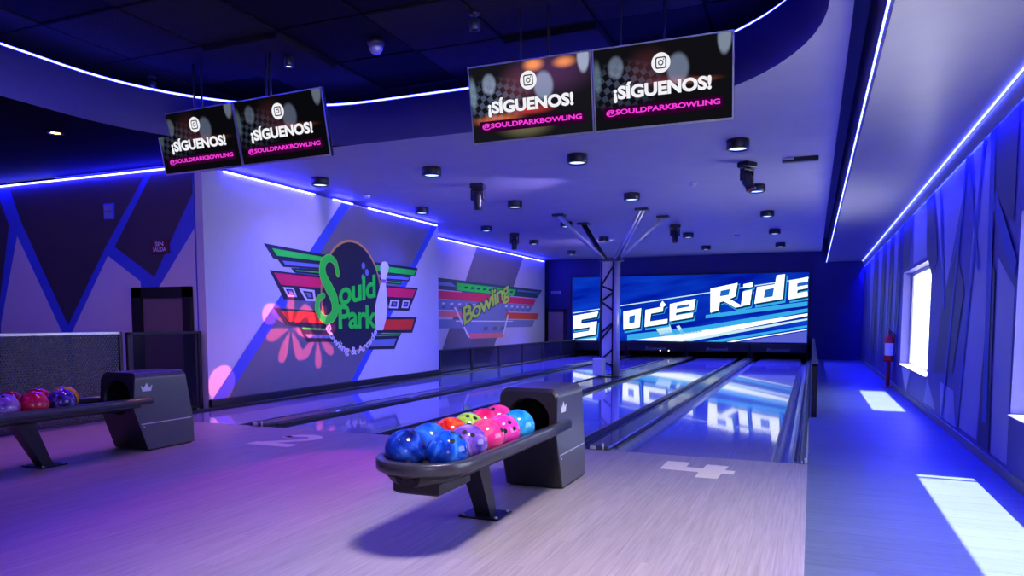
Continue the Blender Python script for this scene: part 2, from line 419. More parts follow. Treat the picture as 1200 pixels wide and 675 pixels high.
# right wall with window openings
wins = [(9.66, 12.48, .42, 1.80), (2.98, 5.78, .44, 1.80), (-3.7, -.9, .44, 1.80)]
ZT = 2.6
mb = MB(); mb.mi = 0
ys = [REAR] + sorted(sum([[w[0], w[1]] for w in wins], [])) + [BACK + .1]
for k in range(len(ys) - 1):
    a, b = ys[k], ys[k + 1]
    w = [w for w in wins if abs(w[0] - a) < 1e-6]
    if w:
        mb.box(WX, 1.42, a, b, -.55, w[0][2]); mb.box(WX, 1.42, a, b, w[0][3], 3.8)
    else: mb.box(WX, 1.42, a, b, -.55, 3.8)
layer = [0]
def rw(d):
    layer[0] += 1; e = d + .00035 * layer[0]
    return lambda y, z: (WX - e, y, z)
mb.mi = 1   # white shapes
for p in ([(9.7, 2.62), (7.75, 2.62), (7.95, 2.2), (8.69, 1.3)], [(7.55, 2.62), (6.95, 2.62), (7.25, 2.05)],
          [(7.32, 2.2), (6.75, 2.62), (6.55, 1.9), (6.80, .12), (7.55, .12)],
          [(6.37, 1.55), (5.84, 1.30), (5.80, .1), (6.28, .1)],
          [(11.5, 2.62), (10.35, 2.62), (10.1, 1.85), (11.35, 1.85)],
          [(9.6, .42), (8.9, .12), (9.8, .12)], [(12.2, .40), (11.2, .40), (11.6, .05)], [(8.7, .45), (7.9, .42), (7.7, .1), (8.6, .1)],
          [(14.0, 2.6), (13.4, 2.6), (13.6, .1)], [(15.4, 2.6), (14.7, 2.6), (14.9, .1)], [(17.2, 2.6), (16.2, 2.6), (16.6, .1)], [(19.5, 2.6), (18.3, 2.6), (18.7, .1)],
          [(2.9, 2.6), (1.6, 2.6), (2.2, .1)], [(.9, 2.6), (-.3, 2.6), (.2, .1)]):
    mb.poly(p, rw(.0015))
mb.mi = 2   # dark shapes
for p in ([(8.09, 1.75), (7.60, 1.36), (7.98, .58), (9.13, .52), (8.75, 1.25)], [(6.62, 1.55), (6.42, 1.45), (6.34, .1), (6.72, .1)],
          [(6.9, 2.62), (5.95, 2.62), (5.95, 1.75), (6.55, 2.0)], [(10.2, 2.62), (9.75, 2.62), (9.2, 1.75), (9.6, 1.6), (10.0, 1.85)], [(12.9, 2.6), (11.6, 2.6), (11.9, 1.85), (12.6, 1.85)],
          [(13.4, 2.6), (13.0, 2.6), (13.3, .1)], [(14.7, 2.6), (14.0, 2.6), (14.3, .1)], [(16.2, 2.6), (15.4, 2.6), (15.8, .1)], [(18.3, 2.6), (17.2, 2.6), (17.6, .1)]):
    mb.poly(p, rw(.0015))
mb.mi = 3   # blue bands
def band(a, b, w, d=.003):
    dx, dy = b[0] - a[0], b[1] - a[1]; l = math.hypot(dx, dy); nx, ny = -dy / l * w / 2, dx / l * w / 2
    mb.poly([(a[0] + nx, a[1] + ny), (b[0] + nx, b[1] + ny), (b[0] - nx, b[1] - ny), (a[0] - nx, a[1] - ny)], rw(d))
for a, b, w in (((7.72, 2.62), (8.45, .12), .09), ((7.0, 2.62), (7.62, .12), .09), ((7.75, 2.62), (7.0, 1.5), .07), ((6.7, 2.62), (6.5, .3), .16), ((6.55, 2.0), (5.82, 1.42), .14),
                ((9.2, 2.5), (8.6, 1.2), .1), ((12.7, 2.6), (13.2, .1), .18)):
    band(a, b, w)
wall_right = struct(mb.build('wall_right', [mat('mid_blue_paint', (.13, .12, .50), .5, noise=.05, nscale=2), mat('pale_blue_paint', (.48, .48, .92), .5, noise=.03, nscale=2), mat('deep_blue_grey_paint', (.085, .08, .22), .5, noise=.05, nscale=2), M['wall_blue']], weld=False))
for k, (y0, y1, z0, z1) in enumerate(wins):
    root = empty('window_%d' % (k + 1), (1.44, (y0 + y1) / 2, z0)); struct(root)
    def P(b): 
        b.v = [(x - 1.44, y - (y0 + y1) / 2, z - z0) for x, y, z in b.v]; return b
    f = MB(); xa, xb = 1.375, 1.415
    for a, b_, c, d in ((y0, y1, z0, z0 + .05), (y0, y1, z1 - .05, z1), (y0, y0 + .05, z0 + .05, z1 - .05), (y1 - .05, y1, z0 + .05, z1 - .05), (y1 - .17, y1 - .13, z0 + .05, z1 - .05)):
        f.box(xa, xb, a, b_, c, d, .006)
    P(f).build('window_frame', M['white_plastic'], root)
    g = MB(); g.box(1.392, 1.398, y0 + .05, y1 - .05, z0 + .05, z1 - .05); P(g).build('pane', M['glass'], root)
    s_ = MB(); s_.box(WX - .02, 1.375, y0, y1, z0, z0 + .012, .004); P(s_).build('window_sill', M['white_plastic'], root)
mb = MB(); mb.box(WX - .012, WX, REAR, BACK, 0, .07)
struct(mb.build('baseboard_right', M['wall_mid']))

# left lane-side wall with the emblem, built as a slab beside lane 1
def wl(X, d): return lambda y, z: (X + d, y, z)
mb = MB(); mb.mi = 0; mb.box(W1 - .12, W1, 6.8, 12.78, -.55, 2.94)
mb.mi = 1; mb.poly([(7.02, .06), (9.85, .06), (12.78, 2.94), (9.85, 2.94)] if False else [(7.02, .05), (9.72, .05), (12.52, 2.92), (9.85, 2.92)], wl(W1, .0015))
mb.mi = 2; mb.poly([(6.80, .05), (7.04, .05), (9.86, 2.92), (9.62, 2.92)], wl(W1, .003)); mb.poly([(9.72, .05), (9.90, .05), (12.74, 2.92), (12.52, 2.92)], wl(W1, .003))
struct(mb.build('wall_left', [M['wall_white'], M['wall_grey'], M['wall_blue']], weld=False))
mb = MB(); mb.box(W1 - .02, W1 + .05, 6.8, 12.8, 0.0, .11, .008)
struct(mb.build('baseboard_left', M['black']))
for i, (a, b) in enumerate(((7.15, 8.95), (9.4, 9.9), (10.35, 12.72))):
    mb = MB(); mb.box(W1 + .002, W1 + .02, a, b, 2.93, 2.945)
    tag(mb.build('ceiling_led_strip', M['led']), ['blue strip on top of the emblem wall, the piece nearest the screens', 'short blue strip on top of the emblem wall, the middle piece', 'blue strip on top of the emblem wall, the piece ending at its far corner'][i], 'light strip', 'light strips on the emblem wall')
# second, set-back wall
mb = MB(); mb.mi = 0; mb.box(W2 - .12, W2, 12.9, 21.6, -.55, 2.93)
mb.mi = 1; mb.poly([(14.4, .0), (17.3, .0), (19.75, 2.92), (16.6, 2.92)], wl(W2, .0015))
struct(mb.build('wall_left_rear', [M['wall_white'], M['wall_grey']], weld=False))
mb = MB(); mb.box(W2 + .002, W2 + .02, 13.2, 21.5, 2.92, 2.935)
tag(mb.build('ceiling_led_strip', M['led']), 'long blue strip on top of the set-back wall with the Bowling lettering', 'light strip')
# lobby wall with triangles
LWY = 6.78
lw = lambda d: (lambda x, z: (x, LWY - d, z))
mb = MB(); mb.mi = 0; mb.box(-12, W1 - .12, LWY, LWY + .12, -.55, 2.93)
mb.mi = 1
for p in ([(-10.32, 2.93), (-7.72, 2.93), (-8.50, 2.03), (-9.27, 1.02), (-10.1, 2.43)], [(-7.62, 2.93), (-6.98, 2.93), (-6.98, 2.62), (-7.66, 1.63), (-8.33, 2.03)], [(-12, 2.93), (-10.6, 2.93), (-10.36, 2.4), (-10.85, .6), (-12, .6)]):
    mb.poly(p, lw(.0015))
mb.mi = 2
for p in ([(-10.2, 2.25), (-10.64, 1.05), (-10.8, -.5), (-9.1, -.5), (-9.38, .90)], [(-8.46, 1.92), (-9.22, .90), (-9.2, -.5), (-7.9, -.5), (-7.9, 1.58)], [(-6.97, 2.2), (-7.66, 1.42), (-7.66, -.5), (-6.97, -.5)]):
    mb.poly(p, lw(.0015))
struct(mb.build('wall_lobby', [M['wall_blue'], M['wall_dark'], M['wall_white']], weld=False))
mb = MB(); mb.box(-11.9, -7.0, LWY - .022, LWY - .004, 2.93, 2.946)
tag(mb.build('ceiling_led_strip', M['led']), 'blue strip on top of the wall with dark triangles', 'light strip')
mb = MB(); mb.box(-12.1, -12, REAR, LWY + .1, -.55, 3.8); struct(mb.build('wall_far_left', M['wall_grey']))
mb = MB(); mb.box(-9.5, -9.4, LWY + .1, BACK + .1, -.55, 3.8); struct(mb.build('wall_service', M['wall_navy']))
mb = MB(); mb.box(-12, -6.9, 6.95, 7.05, 2.99, 3.8); struct(mb.build('wall_lobby_upper', M['black_ceil']))
# rear wall behind the camera
mb = MB(); mb.box(-12.1, 1.42, REAR - .12, REAR, -.75, 3.8)
struct(mb.build('wall_rear', M['wall_white']))
# back wall
mb = MB(); mb.box(-9.5, -7.02, BACK, BACK + .15, -.75, 3.8); mb.box(-.1, 1.6, BACK, BACK + .15, -.55, 3.8); mb.box(-7.02, -.1, BACK, BACK + .15, .45, 3.8)
struct(mb.build('wall_back', M['wall_navy']))
mb = MB(); mb.box(-7.02, -.1, END + .4, END + .5, -.5, .6); mb.box(-7.1, -7.02, BACK, END + .5, -.5, .6); mb.box(-.1, -.02, BACK, END + .5, -.5, .6); mb.box(-7.02, -.1, BACK + .15, END + .5, .55, .6)
struct(mb.build('wall_pit', M['void']))

def make_door(name, x0, x1, z0, z1, y, fw, fm, lm):
    root = empty(name, ((x0 + x1) / 2, y, z0)); struct(root)
    c = (x0 + x1) / 2
    f = MB(); w = (x1 - x0) / 2; h = z1 - z0
    f.box(-w, -w + fw * 1.3, -.05, 0, 0, h); f.box(w - fw, w, -.05, 0, 0, h); f.box(-w, w, -.05, 0, h - fw, h)
    f.build('door_frame', fm, root)
    l = MB(); l.box(-w + fw * 1.3, w - fw, -.02, 0, 0.01, h - fw); lo = l.build('door_leaf', lm, root)
    hd = MB(); hd.tube([(-w + fw * 1.3 + .06, -.02, 1.0), (-w + fw * 1.3 + .06, -.07, 1.0), (-w + fw * 1.3 + .16, -.07, 1.0)], .011); hd.build('door_handle', M['steel'], lo)
    return root
make_door('door_1', -8.02, -7.03, -.55, 1.50, LWY - .002, .13, M['black'], M['door'])
make_door('door_2', -7.95, -7.2, -.55, 1.46, BACK - .002, .10, M['black'], mat('pale_brown_leaf', (.42, .27, .17), .5, noise=.15, stretch=(8, 8, 1)))

# ------------------------------------------------------------------ emblem painted on the left wall
def emblem():
    root = empty('wall_emblem', (W1, 9.7, .6))
    tag(root, 'painted ball and pin emblem lettered Sould Park on the pale left wall', 'mural')
    O = Vector((W1, 9.7, .6))
    L = lambda d: (lambda y, z: (d, y - O.y, z - O.z))
    # left wing
    m = MB()
    def bar(pts, mi, d): m.mi = mi; m.poly(pts, L(d))
    mats = [M['ink'], M['green'], M['slate'], M['pink'], M['orange'], M['paint_white'], M['dkgreen']]
    bar([(7.84, 2.12), (9.5, 2.07), (9.5, 1.94), (8.02, 1.93)], 0, .004); bar([(8.0, 2.07), (9.5, 2.03), (9.5, 1.97), (8.1, 1.975)], 1, .006)
    bar([(8.10, 1.93), (9.5, 1.95), (9.5, 1.86), (8.22, 1.83)], 0, .005); bar([(8.2, 1.915), (9.5, 1.925), (9.5, 1.885), (8.27, 1.86)], 2, .007)
    bar([(8.38, 1.83), (9.5, 1.86), (9.5, 1.77), (8.46, 1.765)], 0, .0045); bar([(8.48, 1.805), (9.5, 1.815), (9.5, 1.795), (8.50, 1.79)], 1, .006)
    bar([(7.94, 1.77), (9.5, 1.74), (9.5, 1.36), (8.22, 1.38)], 0, .004); bar([(8.03, 1.74), (9.5, 1.715), (9.5, 1.57), (8.16, 1.58)], 3, .006)
    def sq(pts, w=.62):
        bar(pts, 5, .006); cx = sum(p[0] for p in pts) / 4; cz = sum(p[1] for p in pts) / 4
        bar([(cx + (p[0] - cx) * w, cz + (p[1] - cz) * w) for p in pts], 0, .008)
        bar([(cx + (p[0] - cx) * w * .6, cz + (p[1] - cz) * w * .6) for p in pts], 2, .010)
    sq([(8.20, 1.55), (8.43, 1.55), (8.50, 1.42), (8.30, 1.42)]); sq([(8.54, 1.55), (8.90, 1.535), (8.93, 1.37), (8.70, 1.37)])
    bar([(8.0, 1.26), (9.3, 1.22), (9.35, .95), (8.24, 1.02)], 0, .004); bar([(8.16, 1.22), (9.3, 1.19), (9.33, 1.04), (8.30, 1.07)], 4, .006)
    bar([(8.5, 1.01), (9.4, .97), (9.4, .88), (8.6, .91)], 0, .0045); bar([(8.6, .985), (9.4, .95), (9.4, .93), (8.62, .955)], 1, .006)
    bar([(8.58, .92), (9.45, .89), (9.55, .75), (8.70, .77)], 0, .0047); bar([(8.66, .885), (9.5, .86), (9.5, .81), (8.73, .83)], 2, .0065)
    m.build('wing', mats, root, weld=False)
    # right wing
    m = MB()
    bar([(10.3, 2.07), (11.97, 2.06), (11.86, 1.9), (10.3, 1.90)], 0, .004); bar([(10.3, 2.02), (11.90, 2.02), (11.83, 1.92), (10.3, 1.92)], 1, .006)
    bar([(10.3, 1.90), (11.72, 1.89), (11.64, 1.80), (10.3, 1.79)], 0, .0045); bar([(10.3, 1.87), (11.66, 1.87), (11.61, 1.82), (10.3, 1.81)], 2, .006)
    bar([(10.3, 1.79), (11.4, 1.79), (11.36, 1.73), (10.3, 1.73)], 0, .0045); bar([(10.3, 1.77), (11.36, 1.77), (11.34, 1.75), (10.3, 1.75)], 1, .006)
    bar([(10.3, 1.69), (11.97, 1.69), (11.63, 1.26), (10.3, 1.27)], 0, .004); bar([(10.3, 1.66), (11.88, 1.66), (11.76, 1.50), (10.3, 1.50)], 3, .006)
    sq([(11.0, 1.45), (11.30, 1.45), (11.24, 1.30), (10.93, 1.30)]); sq([(11.42, 1.45), (11.68, 1.45), (11.60, 1.31), (11.36, 1.31)])
    bar([(10.3, 1.14), (11.92, 1.15), (11.74, .86), (10.3, .88)], 0, .004); bar([(10.3, 1.10), (11.82, 1.11), (11.70, .91), (10.3, .93)], 4, .006)
    bar([(10.3, .86), (11.35, .86), (11.3, .80), (10.3, .80)], 0, .0045); bar([(10.3, .845), (11.3, .845), (11.28, .82), (10.3, .82)], 1, .006)
    bar([(10.3, .80), (11.28, .80), (11.12, .58), (10.3, .60)], 0, .0047); bar([(10.3, .765), (11.18, .765), (11.09, .64), (10.3, .65)], 2, .0065)
    m.build('wing', mats, root, weld=False)
    # disc
    m = MB(); cx, cz, rx, rz = 9.87, 1.47, .80, .86
    el = lambda k, s: (cx + rx * s * math.cos(k), cz + rz * s * math.sin(k))
    m.mi = 1; m.poly([el(2 * PI * k / 64, 1.045) for k in range(64)], L(.011))
    m.mi = 0; m.poly([el(2 * PI * k / 64, 1.0) for k in range(64)], L(.013))
    m.mi = 2
    for y, z in ((10.17, 1.98), (10.27, 1.88), (10.16, 1.79)):
        m.poly([(y + .05 * math.cos(2 * PI * k / 20), z + .055 * math.sin(2 * PI * k / 20)) for k in range(20)], L(.015))
    m.build('ball_disc', [M['ink'], M['gold'], M['slate']], root, weld=False)
    # lettering
    m = MB(); m.mi = 1
    S = [(9.47, 1.80), (9.40, 1.98), (9.24, 2.03), (9.10, 1.93), (9.10, 1.76), (9.24, 1.58), (9.36, 1.42), (9.38, 1.24), (9.27, 1.12), (9.09, 1.11), (8.95, 1.24), (8.97, 1.40), (9.10, 1.46)]
    stroke(m, S, [.10, .11, .12, .14, .17, .19, .19, .17, .15, .13, .12, .11, .09], L(.016))
    m.mi = 0
    stroke(m, S, [.08, .09, .10, .12, .15, .17, .17, .15, .13, .11, .10, .09, .07], L(.018))
    sh = lambda d: (lambda y, z: L(d)(y, z + (y - 9.5) * .16))
    add_text(m, 'ould', sh(.017), box=(9.48, 10.52, 1.31, 1.70), offset=.028, spacing=.92)
    add_text(m, 'Park', L(.017), box=(9.46, 10.54, .95, 1.34), offset=.028, spacing=.92)
    m.build('lettering', [M['green'], M['lime']], root, weld=False)
    m = MB(); vs, fs = text_mesh('Bowling & Arcade', 1, offset=.03)
    xs = [v[0] for v in vs]; a, b = min(xs), max(xs)
    pts = []
    for v in vs:
        t = (v[0] - a) / (b - a); ang = math.radians(212 + t * (322 - 212)); r = 1.02 - (v[1] - .3) * .20
        pts.append(L(.017)(cx + rx * r * math.cos(ang), cz + rz * r * math.sin(ang)))
    m.raw(pts, fs)
    m.build('arc_lettering', M['paint_white'], root, weld=False)['label'] = 'small curved white script'
    m = MB()
    prof = [(0, 2.10), (.07, 2.085), (.11, 2.02), (.10, 1.93), (.065, 1.80), (.07, 1.70), (.12, 1.52), (.165, 1.32), (.15, 1.12), (.09, .92)]
    ctr = lambda z: 10.62 + (z - .92) * .17
    m.mi = 0; m.poly([(ctr(z) + r * 1.2, z) for r, z in prof] + [(ctr(z) - r * 1.2, z) for r, z in reversed(prof[1:])], L(.019))
    m.mi = 1; m.poly([(ctr(1.80) - .068, 1.79), (ctr(1.8) + .068, 1.79), (ctr(1.74) + .068, 1.73), (ctr(1.74) - .068, 1.73)], L(.021))
    m.build('bowling_pin', [M['paint_white'], M['violet']], root, weld=False)
emblem()

def mural2():
    root = empty('wall_mural', (W2, 17.5, .6))
    tag(root, 'painted stripes with slanting yellow-green Bowling lettering on the set-back wall', 'mural')
    L = lambda d: (lambda y, z: (d, y - 17.5, z - .6))
    K = 1.01
    m = MB(); mats = [M['dkgreen'], M['green'], M['slate'], M['pink'], M['salmon'], M['orange'], M['paint_white'], M['wall_grey']]
    def bar(pts, mi, d): m.mi = mi; m.poly(pts, L(d))
    Y0 = 13.2
    bar([(Y0, 2.05), (21.35, 2.03), (20.9, 1.77), (Y0, 1.79)], 0, .003)
    bar([(Y0, 1.96), (15.2, 1.96), (15.45, 1.88), (Y0, 1.88)], 2, .005); bar([(19.3, 1.96), (21.1, 1.96), (21.0, 1.92), (19.3, 1.92)], 2, .005)
    bar([(15.45, 1.98), (19.2, 1.96), (19.0, 1.78), (15.45, 1.80)], 1, .006)
    for k in range(9):
        y = 15.9 + k * .36; bar([(y, 1.91), (y + .18, 1.91), (y + .12, 1.86), (y - .06, 1.86)], 0, .007)
    bar([(Y0, 1.77), (20.8, 1.74), (20.6, 1.56), (Y0, 1.58)], 3, .006)
    bar([(Y0, 1.57), (20.6, 1.55), (20.3, 1.34), (Y0, 1.33)], 2, .004)
    for k in range(17):
        for r in range(2):
            y = 13.5 + k * .41
            if 17.0 < y < 18.4: continue
            bar([(y, 1.50 - r * .09), (y + .15, 1.50 - r * .09), (y + .11, 1.455 - r * .09), (y - .04, 1.455 - r * .09)], 6 if r == 0 else 7, .006)
    bar([(Y0, 1.31), (16.2, 1.29), (16.2, 1.17), (Y0, 1.18)], 4, .006); bar([(18.45, 1.31), (21.0, 1.31), (20.9, 1.12), (18.4, 1.14)], 5, .006)
    bar([(Y0, 1.12), (20.7, 1.10), (20.5, .90), (Y0, .91)], 2, .003)
    bar([(15.3, 1.36), (18.7, 1.36), (18.3, .66), (16.1, .66)], 2, .0045)
    for y in (17.0, 17.6, 18.1): bar([(y, .93), (y + .25, .93), (y + .2, .83), (y - .05, .83)], 7, .006)
    bar([(16.05, .78), (18.25, .76), (18.2, .63), (16.12, .64)], 4, .007)
    for a, b in (((15.35, 1.40), (16.1, .68)), ((18.6, 1.25), (18.24, .68))):
        bar([(a[0] - .05, a[1]), (a[0] + .05, a[1]), (b[0] + .05, b[1]), (b[0] - .05, b[1])], 6, .008)
    bar([(15.4, 1.09), (18.95, 1.08), (18.95, 1.055), (15.4, 1.06)], 6, .008)
    m.build('stripes', mats, root, weld=False)
    m = MB()
    def fn(d): return lambda u, v: L(d)(15.75 + u * 2.95, 0.80 + u * .83 + v * .60 + .0)
    m.mi = 1; add_text(m, 'Bowling', fn(.010), box=(-.02, 1.02, -.03, 1.03), offset=.075, shear=-.1, spacing=.85)
    m.mi = 0; add_text(m, 'Bowling', fn(.012), box=(0, 1, 0, 1), offset=.02, shear=-.1, spacing=.88)
    m.build('lettering', [M['lime'], M['dkgreen']], root, weld=False)
mural2()

# ------------------------------------------------------------------ small signs
def sign(name, x0, x1, z0, z1, y, mats, label, cat, txt=None):
    root = empty(name, ((x0 + x1) / 2, y, z0)); tag(root, label, cat)
    w, h = (x1 - x0) / 2, z1 - z0
    m = MB(); m.box(-w, w, -.02, 0, 0, h, .004); m.build('plate', mats[0], root)
    if txt:
        m = MB()
        for i, t in enumerate(txt):
            zz = h * (.54 if i == 0 else .12) if len(txt) > 1 else h * .2
            hw = w * (.45 if i == 0 and len(txt) > 1 else .72)
            add_text(m, t, lambda u, v: (u, -.022, v), box=(-hw, hw, zz, zz + h * .33), offset=.02)
        m.build('lettering', mats[1], root, weld=False)
    else:
        m = MB()
        for i in range(2):
            for j in range(2): m.box(-w * .8 + i * w * .85, -w * .8 + i * w * .85 + w * .7, -.023, -.02, h * (.1 + .45 * j), h * (.45 + .45 * j))
        m.build('print', mats[1], root)
    return root
sign('wall_sign', -7.68, -7.38, 1.92, 2.08, LWY - .003, [M['darkred'], M['paper']], 'small dark red SIN SALIDA sign above the lobby doorway', 'sign', ['SIN', 'SALIDA'])
sign('wall_notice', -8.48, -8.30, 2.38, 2.58, LWY - .003, [M['wall_blue'], M['slate']], 'small bluish notice high on the dark triangle of the lobby wall', 'notice')
sign('wall_plate', -7.72, -7.40, 1.93, 2.02, BACK - .003, [M['paper'], M['wall_mid']], 'small white plate above the doorway at the far end', 'sign')

# ------------------------------------------------------------------ lanes and gutters
lane_lab = ['glossy lane nearest the emblem wall', 'glossy lane behind the numeral 2', 'glossy lane left of the central ball return housing', 'glossy lane behind the numeral 4, beside the aisle']
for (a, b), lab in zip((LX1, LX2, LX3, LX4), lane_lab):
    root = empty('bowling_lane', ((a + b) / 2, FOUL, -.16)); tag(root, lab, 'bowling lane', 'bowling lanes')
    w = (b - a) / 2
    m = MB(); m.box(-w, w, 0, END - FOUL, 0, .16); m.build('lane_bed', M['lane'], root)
def gutter(x0, x1, label, rail_side, mt='gutter'):
    root = empty('ball_gutter', ((x0 + x1) / 2, FOUL, -.16)); tag(root, label, 'gutter', 'gutters along the lanes')
    w = (x1 - x0) / 2; sec = [(-w, .155)]
    for k in range(11):
        a = PI + PI * k / 10; sec.append(((w - .012) * math.cos(a), .15 + .10 * math.sin(a)))
    sec += [(w, .155), (w, .01), (-w, .01)]
    m = MB(); m.loft([[(x, 0.0, z) for x, z in sec], [(x, END - FOUL, z) for x, z in sec]], cap=True)
    m.build('trough', M[mt], root)
    xr = rail_side * (w - .03)
    m = MB(); m.tube([(xr, .12, .165), (xr, END - FOUL - .6, .165)], .012, 8)
    m.build('bumper_rail', M['gunmetal'], root)
    return root
gutter(-6.82, -6.59, 'dark gutter between the emblem wall and its nearest lane', -1)
gutter(-5.54, -5.32, 'dark gutter at the right edge of the lane nearest the emblem wall', 1)
gutter(-5.13, -4.91, 'dark gutter at the left edge of the lane behind the numeral 2', -1)
gutter(-3.86, -3.64, 'dark gutter at the right edge of the lane behind the numeral 2', 1)
gutter(-3.215, -2.995, 'dark gutter just right of the column base', -1)
gutter(-1.945, -1.725, 'dark gutter behind the central ball return housing', 1)
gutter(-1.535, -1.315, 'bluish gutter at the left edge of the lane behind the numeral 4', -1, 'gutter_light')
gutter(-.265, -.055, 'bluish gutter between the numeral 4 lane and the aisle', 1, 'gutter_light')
def capping(x0, x1, label, h=.03):
    root = empty('division_capping', ((x0 + x1) / 2, FOUL, -.16)); tag(root, label, 'capping', 'cappings between the lanes')
    w = (x1 - x0) / 2
    m = MB(); m.box(-w, w, -.005, END - FOUL, 0, .16 + h, .012); m.build('cover', M['capping'], root)
    m = MB()
    m.box(-w * .7, -w * .2, -.03, .0, .165, .16 + h + .005, .004); m.build('end_bracket', M['steel'], root)
    m = MB(); m.tube([(w * .45, -.015, .162), (w * .45, -.015, .16 + h + .03)], .009, 8); m.build('end_pin', M['steel'], root)
capping(-5.32, -5.13, 'dark capping strip starting beside the numeral 2')
capping(-3.64, -3.215, 'wide dark capping strip under the column')
capping(-1.725, -1.535, 'dark capping strip left of the numeral 4 lane')
capping(-.055, 0.0, 'narrow capping strip along the aisle edge', .02)

# guards beside the lanes
def guard(name, x, y0, y1, z1, label, group, fill, posts=True, frame='black', top=.03, th=.02, z0=0.0):
    root = empty(name, (x, y0, z0)); tag(root, label, 'guard panel', group)
    l = y1 - y0; h = z1 - z0
    m = MB(); m.box(-th * .25, th * .25, .03, l - .03, .05, h - top); m.build('panel', M[fill], root)
    m = MB(); m.box(-th, th, 0, l, h - top, h, .004); m.build('top_rail', M['steel' if frame == 'silver' else 'black'], root)
    m = MB(); m.box(-th, th, 0, l, .02, .05, .004); m.build('bottom_rail', M['black'], root)
    for y in (0, l - .04):
        m = MB(); m.box(-th, th, y, y + .04, 0, h, .004); m.build('post', M['black'], root)
    return root
guard('guard_panel', -6.94, 3.3, 5.68, .965, 'perforated metal guard panel with pale top rail, behind the ball rack', None, 'perforated', frame='silver', th=.02)
guard('guard_panel', -6.94, 5.74, 6.78, .955, 'smoked glass guard panel between the perforated guard and the emblem wall', None, 'smoked', th=.02)
names = ['first', 'second', 'third', 'fourth', 'fifth', 'sixth']
for k in range(6):
    guard('guard_panel', -6.87, 12.84 + k * 1.5, 12.84 + k * 1.5 + 1.48, .50, 'low smoked panel in front of the set-back mural wall, %s from the emblem wall' % names[k], 'low panels along the far left lane edge', 'tinted')
for k in range(6):
    guard('guard_panel', .045, 8.75 + k * 2.15, 8.75 + k * 2.15 + 2.12, .60, 'low dark panel along the aisle, %s from the camera' % names[k], 'low panels along the aisle edge', 'tinted', th=.03)

